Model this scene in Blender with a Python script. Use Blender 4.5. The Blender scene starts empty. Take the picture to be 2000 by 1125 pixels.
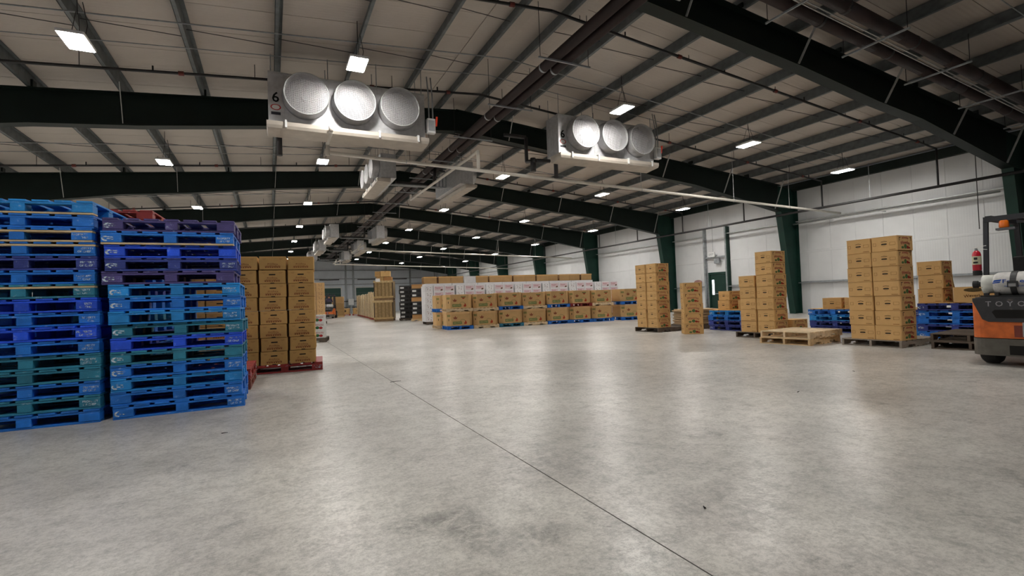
import bpy, bmesh, math, random
from mathutils import Vector, Matrix
random.seed(7)
SC = bpy.context.scene
COL = SC.collection
R = math.radians

# ------------------------------------------------------------------ camera, world, exposure
CAM_H = 1.12
def add_camera():
    yaw, pit, roll = R(26.158), R(1.273), R(-2.094)
    fw = Vector((math.sin(yaw)*math.cos(pit), math.cos(yaw)*math.cos(pit), math.sin(pit)))
    rt = Vector((math.cos(yaw), -math.sin(yaw), 0))
    up = rt.cross(fw)
    r2 = math.cos(roll)*rt + math.sin(roll)*up
    u2 = -math.sin(roll)*rt + math.cos(roll)*up
    cd = bpy.data.cameras.new('camera'); cd.sensor_width = 36; cd.lens = 961.95*36/2000
    cd.clip_end = 300; cd.clip_start = .05
    co = bpy.data.objects.new('camera', cd); COL.objects.link(co)
    m = Matrix((r2, u2, -fw)).transposed().to_4x4(); m.translation = (0, 0, CAM_H)
    co.matrix_world = m
    SC.camera = co
add_camera()
W = bpy.data.worlds.new('world'); SC.world = W; W.use_nodes = True
W.node_tree.nodes['Background'].inputs[0].default_value = (.55, .65, .8, 1)
W.node_tree.nodes['Background'].inputs[1].default_value = .3
SC.view_settings.view_transform = 'Standard'; SC.view_settings.look = 'None'
SC.view_settings.exposure = 0.0; SC.view_settings.gamma = 1.0; SC.view_settings.use_curve_mapping = False
LAMP = 195.0          # emission strength of the high-bay lenses

# ------------------------------------------------------------------ dimensions
XR, HR, SL = 5.3, 7.06, .086       # ridge position, rafter-top height at the ridge, slope
XW, XL = 21.6, -11.0               # right and left wall
Y0, YE = -8.48, 67.72              # front and far end wall
BAY = 7.62; FY = [6.76+BAY*k for k in range(-2, 8)]
LY = [2.85+BAY*k for k in range(0, 9)]
def roof(x): return HR - SL*abs(x-XR)          # top of the rafters = underside of the purlins

# ------------------------------------------------------------------ materials
def nodes(m): return m.node_tree.nodes, m.node_tree.links
def mat(name, col, rough=.6, metal=0., var=.12, scale=6., bump=0., bscale=60., objcol=False, spec=.5, stretch=None, wear=None):
    m = bpy.data.materials.new(name); m.use_nodes = True
    N, L = nodes(m); b = N['Principled BSDF']
    b.inputs['Roughness'].default_value = rough; b.inputs['Metallic'].default_value = metal
    b.inputs['Specular IOR Level'].default_value = spec
    tc = N.new('ShaderNodeTexCoord'); vec = tc.outputs['Object']
    if stretch:
        mp = N.new('ShaderNodeMapping'); mp.inputs['Scale'].default_value = stretch
        L.new(vec, mp.inputs[0]); vec = mp.outputs[0]
    base = None
    if objcol:
        oi = N.new('ShaderNodeObjectInfo')
        mx = N.new('ShaderNodeMix'); mx.data_type = 'RGBA'; mx.blend_type = 'MULTIPLY'; mx.inputs[0].default_value = 1
        mx.inputs[6].default_value = (*col, 1); L.new(oi.outputs['Color'], mx.inputs[7]); base = mx.outputs[2]
        ad = N.new('ShaderNodeVectorMath'); ad.operation = 'ADD'
        sc = N.new('ShaderNodeVectorMath'); sc.operation = 'SCALE'; sc.inputs['Scale'].default_value = 37.
        cb = N.new('ShaderNodeCombineXYZ'); L.new(oi.outputs['Random'], cb.inputs[0]); L.new(oi.outputs['Random'], cb.inputs[1])
        L.new(cb.outputs[0], sc.inputs[0]); L.new(sc.outputs[0], ad.inputs[0]); L.new(vec, ad.inputs[1]); vec = ad.outputs[0]
    nz = N.new('ShaderNodeTexNoise'); nz.inputs['Scale'].default_value = scale; nz.inputs['Detail'].default_value = 5
    L.new(vec, nz.inputs['Vector'])
    mr = N.new('ShaderNodeMapRange'); mr.inputs[1].default_value = .25; mr.inputs[2].default_value = .75
    mr.inputs[3].default_value = 1-var; mr.inputs[4].default_value = 1+var
    L.new(nz.outputs['Fac'], mr.inputs[0])
    mm = N.new('ShaderNodeMix'); mm.data_type = 'RGBA'; mm.blend_type = 'MULTIPLY'; mm.inputs[0].default_value = 1
    if base is None: mm.inputs[6].default_value = (*col, 1)
    else: L.new(base, mm.inputs[6])
    L.new(mr.outputs[0], mm.inputs[7]); out = mm.outputs[2]
    if wear:
        wc, lo, hi, ws = wear
        n2 = N.new('ShaderNodeTexNoise'); n2.inputs['Scale'].default_value = ws; n2.inputs['Detail'].default_value = 8; n2.inputs['Roughness'].default_value = .7
        L.new(vec, n2.inputs['Vector'])
        r2 = N.new('ShaderNodeMapRange'); r2.inputs[1].default_value = lo; r2.inputs[2].default_value = hi
        L.new(n2.outputs['Fac'], r2.inputs[0])
        w = N.new('ShaderNodeMix'); w.data_type = 'RGBA'; L.new(r2.outputs[0], w.inputs[0]); L.new(out, w.inputs[6]); w.inputs[7].default_value = (*wc, 1)
        out = w.outputs[2]
    L.new(out, b.inputs['Base Color'])
    if bump:
        n3 = N.new('ShaderNodeTexNoise'); n3.inputs['Scale'].default_value = bscale; n3.inputs['Detail'].default_value = 3
        L.new(vec, n3.inputs['Vector'])
        bp = N.new('ShaderNodeBump'); bp.inputs['Strength'].default_value = bump; bp.inputs['Distance'].default_value = .01
        L.new(n3.outputs['Fac'], bp.inputs['Height']); L.new(bp.outputs[0], b.inputs['Normal'])
    return m
def emis(name, col, s):
    m = bpy.data.materials.new(name); m.use_nodes = True; N, L = nodes(m); b = N['Principled BSDF']
    b.inputs['Base Color'].default_value = (.8, .8, .8, 1)
    b.inputs['Emission Color'].default_value = (*col, 1); b.inputs['Emission Strength'].default_value = s
    return m
M = {}
M['paint'] = mat('painted wood', (1, 1, 1), .55, var=.28, scale=7, bump=.25, bscale=90, objcol=True, wear=((.45, .55, .68), .60, .82, 14))
M['wood'] = mat('bare wood', (1, 1, 1), .75, var=.25, scale=9, bump=.3, bscale=60, objcol=True)
M['kraft'] = mat('corrugated cardboard', (1, 1, 1), .8, var=.07, scale=5, bump=.08, bscale=30, objcol=True, spec=.2)
M['ink'] = mat('printing ink', (1, 1, 1), .8, var=.25, scale=40, objcol=True, spec=.2)
def worn_ink():
    m = mat('worn stencil paint', (1, 1, 1), .7, var=.2, scale=30, objcol=True, spec=.2); N, L = nodes(m); b = N['Principled BSDF']
    oi = N.new('ShaderNodeObjectInfo'); tc = N.new('ShaderNodeTexCoord'); n = N.new('ShaderNodeTexNoise'); n.noise_dimensions = '4D'; n.inputs['Scale'].default_value = 26; n.inputs['Detail'].default_value = 6
    k = N.new('ShaderNodeMath'); k.operation = 'MULTIPLY'; k.inputs[1].default_value = 50; L.new(oi.outputs['Random'], k.inputs[0]); L.new(k.outputs[0], n.inputs['W']); L.new(tc.outputs['Object'], n.inputs['Vector'])
    r = N.new('ShaderNodeMapRange'); r.inputs[1].default_value = .46; r.inputs[2].default_value = .58; L.new(n.outputs['Fac'], r.inputs[0])
    tr = N.new('ShaderNodeBsdfTransparent'); mx = N.new('ShaderNodeMixShader'); L.new(r.outputs[0], mx.inputs[0]); L.new(b.outputs[0], mx.inputs[1]); L.new(tr.outputs[0], mx.inputs[2]); L.new(mx.outputs[0], N['Material Output'].inputs[0])
    return m
M['stencil'] = worn_ink()
M['dark'] = mat('dark hole', (.006, .005, .004), .9, var=.1)
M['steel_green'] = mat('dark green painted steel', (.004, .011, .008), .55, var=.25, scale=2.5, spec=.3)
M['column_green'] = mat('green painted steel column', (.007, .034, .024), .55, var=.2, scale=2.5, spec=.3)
M['galv'] = mat('galvanised steel', (.30, .32, .33), .45, metal=.3, var=.25, scale=8)
M['purlin'] = mat('weathered galvanised purlin', (.13, .145, .15), .5, metal=.3, var=.3, scale=5)
M['galv_light'] = mat('pale galvanised angle', (.5, .51, .5), .5, metal=.4, var=.15, scale=8)
M['pipe_black'] = mat('black sprinkler pipe', (.022, .021, .022), .5, var=.2)
M['pipe_red'] = mat('red coupling', (.16, .025, .018), .5, var=.2)
M['pipe_maroon'] = mat('insulated maroon pipe', (.022, .010, .009), .6, var=.3, scale=3)
M['pvc'] = mat('white drain pipe', (.66, .62, .55), .4, var=.06)
M['alu'] = mat('stucco aluminium cabinet', (.55, .55, .56), .42, metal=.55, var=.15, scale=10, bump=.1, bscale=120)
M['pan'] = mat('drain pan', (.48, .43, .37), .5, metal=.25, var=.12, scale=5)
M['white'] = mat('white painted metal', (.75, .75, .74), .5, var=.06)
M['wallw'] = None
M['plain'] = mat('plain tinted', (1, 1, 1), .5, var=.12, scale=8, objcol=True)
M['gloss'] = mat('glossy tinted', (1, 1, 1), .3, var=.12, scale=6, objcol=True)
M['grime'] = mat('worn painted metal', (1, 1, 1), .5, var=.3, scale=9, objcol=True, wear=((.16, .13, .1), .6, .72, 9))
M['rubber'] = mat('black rubber', (.015, .015, .015), .8, var=.3, scale=20)
M['lens'] = emis('lamp lens', (1., .97, .92), LAMP)
M['daylight'] = emis('daylit door pane', (.9, .95, 1), 3.)
M['beacon'] = mat('amber lens', (.75, .16, .01), .3, var=.1)

def floor_mat():
    m = bpy.data.materials.new('polished concrete'); m.use_nodes = True; N, L = nodes(m); b = N['Principled BSDF']
    tc = N.new('ShaderNodeTexCoord'); V = tc.outputs['Object']
    def noise(s, d=6, r=.6, vec=V, dist=0):
        n = N.new('ShaderNodeTexNoise'); n.inputs['Scale'].default_value = s; n.inputs['Detail'].default_value = d
        n.inputs['Roughness'].default_value = r; n.inputs['Distortion'].default_value = dist; L.new(vec, n.inputs['Vector']); return n.outputs['Fac']
    def ramp(f, a, b_, c, d):
        r = N.new('ShaderNodeMapRange'); r.inputs[1].default_value = a; r.inputs[2].default_value = b_; r.inputs[3].default_value = c; r.inputs[4].default_value = d
        L.new(f, r.inputs[0]); return r.outputs[0]
    def mul(a, b_):
        x = N.new('ShaderNodeMath'); x.operation = 'MULTIPLY'; L.new(a, x.inputs[0]); L.new(b_, x.inputs[1]); return x.outputs[0]
    big = ramp(noise(.5, 6, .6), .35, .65, .76, 1.14)
    mid = ramp(noise(7., 12, .8, dist=.25), .38, .62, .72, 1.12)
    fine = ramp(noise(34, 10, .92), .40, .60, .60, 1.16)
    blot = ramp(noise(2.3, 12, .78, dist=.8), .57, .68, 1., .55)
    mp = N.new('ShaderNodeMapping'); mp.inputs['Scale'].default_value = (5.5, .35, 1); mp.inputs['Rotation'].default_value = (0, 0, .5); L.new(V, mp.inputs[0])
    scr = ramp(noise(2.2, 8, .75, mp.outputs[0]), .62, .72, 1., .84)
    mp2 = N.new('ShaderNodeMapping'); mp2.inputs['Scale'].default_value = (4., .3, 1); mp2.inputs['Rotation'].default_value = (0, 0, -1.1); L.new(V, mp2.inputs[0])
    scr2 = ramp(noise(2.2, 8, .75, mp2.outputs[0]), .63, .72, 1., .84)
    f = mul(mul(mul(big, mid), mul(fine, blot)), mul(scr, scr2))
    sep = N.new('ShaderNodeSeparateXYZ'); L.new(V, sep.inputs[0])
    for sx, sy, kx, ky, amt in ((.85, 2.33, 6.5, 2.2, .55), (.63, 2.48, 4.5, 7., .5), (1.12, 2.08, 5., 6., .6), (1.63, 2.95, 2.2, 2.6, .7), (2.2, 1.85, 2., 3., .7)):    # worn scuffs
        ds = []
        for ax, c0, kk in ((0, sx, kx), (1, sy, ky)):
            a1 = N.new('ShaderNodeMath'); a1.operation = 'SUBTRACT'; L.new(sep.outputs[ax], a1.inputs[0]); a1.inputs[1].default_value = c0
            a2 = N.new('ShaderNodeMath'); a2.operation = 'MULTIPLY'; L.new(a1.outputs[0], a2.inputs[0]); a2.inputs[1].default_value = kk; ds.append(mul(a2.outputs[0], a2.outputs[0]))
        a3 = N.new('ShaderNodeMath'); a3.operation = 'ADD'; L.new(ds[0], a3.inputs[0]); L.new(ds[1], a3.inputs[1])
        near = ramp(a3.outputs[0], .1, .9, 1., 0.); pat = ramp(noise(8, 10, .8, dist=.6), .40, .56, 0., 1.); k = mul(near, pat)
        f = mul(f, ramp(k, 0., 1., 1., amt))
    mx = N.new('ShaderNodeMix'); mx.data_type = 'RGBA'; mx.blend_type = 'MULTIPLY'; mx.inputs[0].default_value = 1
    mx.inputs[6].default_value = (.60, .575, .535, 1); L.new(f, mx.inputs[7]); L.new(mx.outputs[2], b.inputs['Base Color'])
    L.new(ramp(mul(mid, fine), .55, 1.25, .40, .24), b.inputs['Roughness'])
    b.inputs['Specular IOR Level'].default_value = .5
    bp = N.new('ShaderNodeBump'); bp.inputs['Strength'].default_value = .06; bp.inputs['Distance'].default_value = .004
    L.new(noise(22, 5), bp.inputs['Height']); L.new(bp.outputs[0], b.inputs['Normal'])
    return m
M['floor'] = floor_mat()
def rib_mat(name, col, axis, freq, strength, rough=.5, var=.06):
    m = mat(name, col, rough, var=var, scale=1.2); N, L = nodes(m); b = N['Principled BSDF']
    tc = N.new('ShaderNodeTexCoord'); w = N.new('ShaderNodeTexWave'); w.bands_direction = axis; w.inputs['Scale'].default_value = freq; w.inputs['Distortion'].default_value = 0
    L.new(tc.outputs['Object'], w.inputs['Vector']); bp = N.new('ShaderNodeBump'); bp.inputs['Strength'].default_value = strength; bp.inputs['Distance'].default_value = .006
    L.new(w.outputs['Fac'], bp.inputs['Height']); L.new(bp.outputs[0], b.inputs['Normal']); return m
M['wallw'] = rib_mat('white ribbed wall panel', (.66, .665, .67), 'Y', 4.2, .35)
M['wallend'] = rib_mat('grey ribbed end wall panel', (.66, .70, .75), 'X', 3., .35)
M['roofp'] = rib_mat('cream roof liner', (.50, .45, .40), 'Y', 3.4, .5, .55)
def grille_mat():
    m = bpy.data.materials.new('perforated fan guard'); m.use_nodes = True; N, L = nodes(m); b = N['Principled BSDF']
    b.inputs['Base Color'].default_value = (.5, .49, .5, 1); b.inputs['Roughness'].default_value = .5; b.inputs['Metallic'].default_value = .2
    tc = N.new('ShaderNodeTexCoord'); vo = N.new('ShaderNodeTexVoronoi'); vo.inputs['Scale'].default_value = 48; vo.inputs['Randomness'].default_value = .12; vo.voronoi_dimensions = '2D'
    mp = N.new('ShaderNodeMapping'); mp.inputs['Rotation'].default_value = (R(90), 0, 0); L.new(tc.outputs['Object'], mp.inputs[0]); L.new(mp.outputs[0], vo.inputs['Vector'])
    cp = N.new('ShaderNodeMath'); cp.operation = 'LESS_THAN'; cp.inputs[1].default_value = .37; L.new(vo.outputs['Distance'], cp.inputs[0])
    tr = N.new('ShaderNodeBsdfTransparent'); mx = N.new('ShaderNodeMixShader'); L.new(cp.outputs[0], mx.inputs[0]); L.new(b.outputs[0], mx.inputs[1]); L.new(tr.outputs[0], mx.inputs[2])
    L.new(mx.outputs[0], N['Material Output'].inputs[0]); return m
M['grille'] = grille_mat()

# ------------------------------------------------------------------ mesh helpers
class MB:
    """collects boxes, tubes and prisms into one mesh"""
    def __init__(s): s.v = []; s.f = []
    def add(s, vs, fs):
        o = len(s.v); s.v += [tuple(v) for v in vs]; s.f += [[o+i for i in f] for f in fs]; return s
    def box(s, x0, x1, y0, y1, z0, z1):
        return s.add([(x0,y0,z0),(x1,y0,z0),(x1,y1,z0),(x0,y1,z0),(x0,y0,z1),(x1,y0,z1),(x1,y1,z1),(x0,y1,z1)],
                     [(3,2,1,0),(4,5,6,7),(0,1,5,4),(1,2,6,5),(2,3,7,6),(3,0,4,7)])
    def hexa(s, a, b):       # two quads of matching corners
        return s.add(list(a)+list(b), [(3,2,1,0),(4,5,6,7),(0,1,5,4),(1,2,6,5),(2,3,7,6),(3,0,4,7)])
    def cbox(s, x0, x1, y0, y1, z0, z1, c):      # box with chamfered upright edges and a slight top and bottom chamfer
        t = min(c*.5, .006)
        def ring(z, i): return [(x0+c,y0+i,z),(x1-c,y0+i,z),(x1-i,y0+c,z),(x1-i,y1-c,z),(x1-c,y1-i,z),(x0+c,y1-i,z),(x0+i,y1-c,z),(x0+i,y0+c,z)]
        vs = ring(z0, t)+ring(z0+t, 0)+ring(z1-t, 0)+ring(z1, t); fs = [tuple(range(7, -1, -1)), tuple(range(24, 32))]
        for k in range(3):
            for i in range(8): j = (i+1) % 8; fs.append((8*k+i, 8*k+j, 8*k+8+j, 8*k+8+i))
        return s.add(vs, fs)
    def tube(s, p0, p1, r, n=10, r1=None):
        p0, p1 = Vector(p0), Vector(p1); d = (p1-p0).normalized(); r1 = r if r1 is None else r1
        a = d.orthogonal().normalized(); b = d.cross(a)
        vs = []
        for p, q in ((p0, r), (p1, r1)):
            vs += [p+q*(math.cos(2*math.pi*i/n)*a+math.sin(2*math.pi*i/n)*b) for i in range(n)]
        fs = [tuple(range(n-1, -1, -1)), tuple(range(n, 2*n))]+[(i, (i+1) % n, n+(i+1) % n, n+i) for i in range(n)]
        return s.add(vs, fs)
    def path(s, pts, r, n=8):
        for a, b in zip(pts, pts[1:]): s.tube(a, b, r, n)
        return s
    def bar(s, p0, p1, w, t, up=(0, 0, 1)):      # rectangular bar from p0 to p1
        p0, p1 = Vector(p0), Vector(p1); d = (p1-p0).normalized(); u = Vector(up)
        a = d.cross(u).normalized()*w/2; b = a.cross(d).normalized()*t/2
        q = lambda p: [p-a-b, p+a-b, p+a+b, p-a+b]
        return s.hexa(q(p0), q(p1))
    def prism(s, poly, axis, a, b):              # polygon in the two other axes, extruded along axis
        n = len(poly)
        def pt(u, v, w): return {'x': (w, u, v), 'y': (u, w, v), 'z': (u, v, w)}[axis]
        vs = [pt(u, v, a) for u, v in poly]+[pt(u, v, b) for u, v in poly]
        return s.add(vs, [tuple(range(n-1, -1, -1)), tuple(range(n, 2*n))]+[(i, (i+1) % n, n+(i+1) % n, n+i) for i in range(n)])
    def lathe(s, prof, n=20, axis='z', c=(0, 0, 0)):   # prof: (radius, height)
        vs = []
        for r, h in prof:
            for i in range(n):
                a = 2*math.pi*i/n; u, v = r*math.cos(a), r*math.sin(a)
                p = {'z': (u, v, h), 'y': (u, h, v), 'x': (h, u, v)}[axis]; vs.append((p[0]+c[0], p[1]+c[1], p[2]+c[2]))
        m = len(prof); ring = prof[0][0] > .02 and prof[-1][0] > .02      # a ring closes on itself, anything else is capped
        fs = [] if ring else [tuple(range(n)), tuple(range((m-1)*n, m*n))]
        for k in range(m if ring else m-1):
            q = (k+1) % m
            for i in range(n): j = (i+1) % n; fs.append((k*n+i, k*n+j, q*n+j, q*n+i))
        return s.add(vs, fs)
    def mesh(s, name, m, smooth=False):
        me = bpy.data.meshes.new(name); me.from_pydata(s.v, [], s.f)
        bm = bmesh.new(); bm.from_mesh(me); bmesh.ops.recalc_face_normals(bm, faces=bm.faces); bm.to_mesh(me); bm.free()
        me.materials.append(m)
        if smooth:
            me.polygons.foreach_set('use_smooth', [len(p.vertices) == 4 for p in me.polygons])
        return me
def obj(name, me, parent=None, loc=(0, 0, 0), rot=0., color=None):
    o = bpy.data.objects.new(name, me); COL.objects.link(o); o.location = loc
    if rot: o.rotation_euler = (0, 0, rot) if not isinstance(rot, tuple) else rot
    if parent: o.parent = parent
    if color: o.color = (*color, 1)
    return o
def tag(o, label, cat, group=None, kind=None):
    o['label'] = label
    if cat: o['category'] = cat
    if group: o['group'] = group
    if kind: o['kind'] = kind
    return o
def thing(name, label, cat, loc=(0, 0, 0), rot=0., group=None, kind=None):
    return tag(obj(name, None, None, loc, rot), label, cat, group, kind)
def struct(name, me, loc=(0, 0, 0), label=None):
    o = obj(name, me, None, loc); o['kind'] = 'structure'
    if label: o['label'] = label
    return o
def jit(c, a=.1): k = 1+random.uniform(-a, a); return tuple(min(1, x*k) for x in c)
ORD = 'zero first second third fourth fifth sixth seventh eighth ninth tenth eleventh twelfth thirteenth fourteenth fifteenth sixteenth seventeenth'.split()
_tx = {}
def text(body, size, mname='ink', bend=0., width=None, thick=.0008):
    """flat lettering in the x-z plane facing -y, centred on the origin"""
    key = (body, size, mname, bend, width)
    if key in _tx: return _tx[key]
    cu = bpy.data.curves.new('lettering', 'FONT'); cu.body = body; cu.size = size; cu.align_x = 'CENTER'; cu.align_y = 'CENTER'
    cu.resolution_u = 2; cu.offset = size*.012; cu.extrude = thick
    o = bpy.data.objects.new('lettering', cu); COL.objects.link(o)
    dg = bpy.context.evaluated_depsgraph_get(); me = bpy.data.meshes.new_from_object(o.evaluated_get(dg))
    bpy.data.objects.remove(o); bpy.data.curves.remove(cu)
    xs = [v.co.x for v in me.vertices]; w = max(xs)-min(xs); k = (width/w) if width else 1.
    for v in me.vertices:
        x, y, z = v.co; x *= k; v.co = (x, -z-.001, y-bend*(x/(w*k/2))**2)
    me.materials.clear(); me.materials.append(M[mname]); _tx[key] = me
    return me

# ------------------------------------------------------------------ setting: floor, walls, roof
JX = 1.54
fl = struct('floor', MB().box(XL, XW, Y0, YE, -.25, -.03).mesh('floor', M['dark']))
slab = lambda x0, x1: MB().hexa([(x0,Y0,-.03),(x1,Y0,-.03),(x1,YE,-.03),(x0,YE,-.03)], [(x0,Y0,0),(x1,Y0,0),(x1,YE,0),(x0,YE,0)]).mesh('concrete_slab', M['floor'])
obj('concrete_slab', slab(XL, JX-.004), fl); obj('concrete_slab', slab(JX+.004, XW), fl)
obj('joint_filler', MB().box(JX-.004, JX+.004, Y0, YE, -.03, -.003).mesh('joint_filler', M['dark']), fl)

def roof_liner():
    H = .295; c = struct('ceiling', MB().hexa([(XL,Y0,roof(XL)+H+.06),(XR,Y0,HR+H+.06),(XR,YE,HR+H+.06),(XL,YE,roof(XL)+H+.06)],
        [(XL,Y0,roof(XL)+H+.2),(XR,Y0,HR+H+.2),(XR,YE,HR+H+.2),(XL,YE,roof(XL)+H+.2)]).hexa(
        [(XR,Y0,HR+H+.06),(XW,Y0,roof(XW)+H+.06),(XW,YE,roof(XW)+H+.06),(XR,YE,HR+H+.06)],
        [(XR,Y0,HR+H+.2),(XW,Y0,roof(XW)+H+.2),(XW,YE,roof(XW)+H+.2),(XR,YE,HR+H+.2)]).mesh('ceiling', M['dark']))
    pw = (YE-Y0)/76
    for side in (-1, 1):
        xe = XL if side < 0 else XW; g = .006; x0 = XR+side*.28
        me = MB().hexa([(x0,g,roof(x0)+H),(xe,g,roof(xe)+H),(xe,pw-g,roof(xe)+H),(x0,pw-g,roof(x0)+H)],
                       [(x0,g,roof(x0)+H+.05),(xe,g,roof(xe)+H+.05),(xe,pw-g,roof(xe)+H+.05),(x0,pw-g,roof(x0)+H+.05)]).mesh('roof_panel', M['roofp'])
        for k in range(76): obj('roof_panel', me, c, (0, Y0+k*pw, 0))
    rc = MB().prism([(XR-.95, roof(XR-.95)+H-.03), (XR, HR+H-.03), (XR+.95, roof(XR+.95)+H-.03), (XR+.95, roof(XR+.95)+H-.012), (XR, HR+H-.01), (XR-.95, roof(XR-.95)+H-.012)], 'y', Y0, YE)
    obj('ridge_liner', rc.mesh('ridge_liner', M['roofp']), c)
    # Z purlins
    z = MB().prism([(-.07,0),(-.07,.02),(-.06,.004),(.003,.004),(.003,.28),(.07,.28),(.07,.265),(.078,.265),(.078,.287),(-.004,.287),(-.004,.012),(-.055,.012),(-.062,.03),(-.075,.03)], 'y', Y0, YE).mesh('purlin', M['purlin'])
    zb = MB().prism([(-.05,0),(.05,0),(.05,.008),(.008,.008),(.008,.28),(.05,.28),(.05,.288),(-.05,.288),(-.05,.28),(-.008,.28),(-.008,.008),(-.05,.008)], 'y', Y0, YE).mesh('purlin', M['purlin'])
    for side in (-1, 1):
        for d in (.5, 1.78, 3.41, 5.03, 6.67, 8.31, 9.95, 11.6, 13.2, 14.75):
            x = XR+side*d; obj('purlin', z if d < 13 else zb, c, (x, 0, roof(x)))
    for side, xe in ((-1, XL+.12), (1, XW-.12)):
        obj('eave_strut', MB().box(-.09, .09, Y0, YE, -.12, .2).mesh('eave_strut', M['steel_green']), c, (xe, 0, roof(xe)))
    return c
CEIL = roof_liner()

def side_wall(name, x, s, door=None):
    w = struct(name, MB().box(min(x+s*.06, x+s*.3), max(x+s*.06, x+s*.3), Y0, YE, 0, roof(x)+.38).mesh(name, M['white']))
    b = [Y0+i*1.016 for i in range(int((YE-Y0)/1.016)+1)]+[YE]
    if door: b = sorted([v for v in b if not (door[0]-.4 < v < door[1]+.4)]+list(door[:2]))
    cache = {}
    for y0, y1 in zip(b, b[1:]):
        if y1-y0 < .05: continue
        z0 = door[2] if door and abs(y0-door[0]) < .01 else 0
        key = (round(y1-y0, 3), z0)
        if key not in cache:
            cache[key] = MB().box(min(0, s*.05), max(0, s*.05), .004, y1-y0-.004, z0+.001, roof(x)+.27).mesh('wall_panel', M['wallw'])
        obj('wall_panel', cache[key], w, (x, y0, 0))
    return w
DOOR = (18.22, 19.47, 2.16)
side_wall('wall_right', XW, 1, DOOR)
side_wall('wall_left', XL, -1)
def end_wall(name, y, s):
    w = struct(name, MB().prism([(XL,0),(XW,0),(XW,roof(XW)+.38),(XR,HR+.42),(XL,roof(XL)+.38)], 'y', y+s*.06, y+s*.3).mesh(name, M['white']))
    n = 32; p = (XW-XL)/n
    for i in range(n):
        a, b = XL+i*p+.004, XL+(i+1)*p-.004
        pts = [(a,0),(b,0),(b,roof(b)+.28),(a,roof(a)+.28)]
        obj('wall_panel', MB().prism(pts, 'y', y, y+s*.05).mesh('wall_panel', M['wallend']), w)
    return w
end_wall('wall_back', YE, 1); end_wall('wall_front', Y0, -1)

# girts along the right wall, between the columns
TR = [0]
def trim(me, loc=(0, 0, 0)): TR[0] += 1; return struct('trim_%d' % TR[0], me, loc)
for z, ya, yb in ((4.12, None, None), (1.36, None, None)):
    for a, b in zip(FY, FY[1:]):
        segs = [(a+.13, b-.13)]
        if z < 2 and a < DOOR[0] < b: segs = [(a+.13, DOOR[0]-.14), (DOOR[1]+.14, b-.13)]
        if z > 2 and a < DOOR[0] < b: segs = [(a+.13, DOOR[0]-.14), (DOOR[1]+.14, b-.13)]
        for y0, y1 in segs:
            if y1-y0 < .2: continue
            trim(MB().prism([(XW-.2,z),(XW-.2,z+.03),(XW-.192,z+.03),(XW-.192,z+.008),(XW-.002,z+.008),(XW-.002,z+.07),(XW-.0005,z+.07),(XW-.0005,z)], 'y', y0, y1).mesh('girt', M['galv_light'] if z > 2 else M['galv']))
for a, b in zip(FY[1:], FY[2:]):       # soft shadow line of the upper girt, shaped as an added raised strip
    trim(MB().prism([(XW-.012, 2.72), (XW-.012, 2.78), (XW-.001, 2.80), (XW-.001, 2.70)], 'y', a+.1, b-.1).mesh('girt_shadow_strip', M['wallw']))

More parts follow.
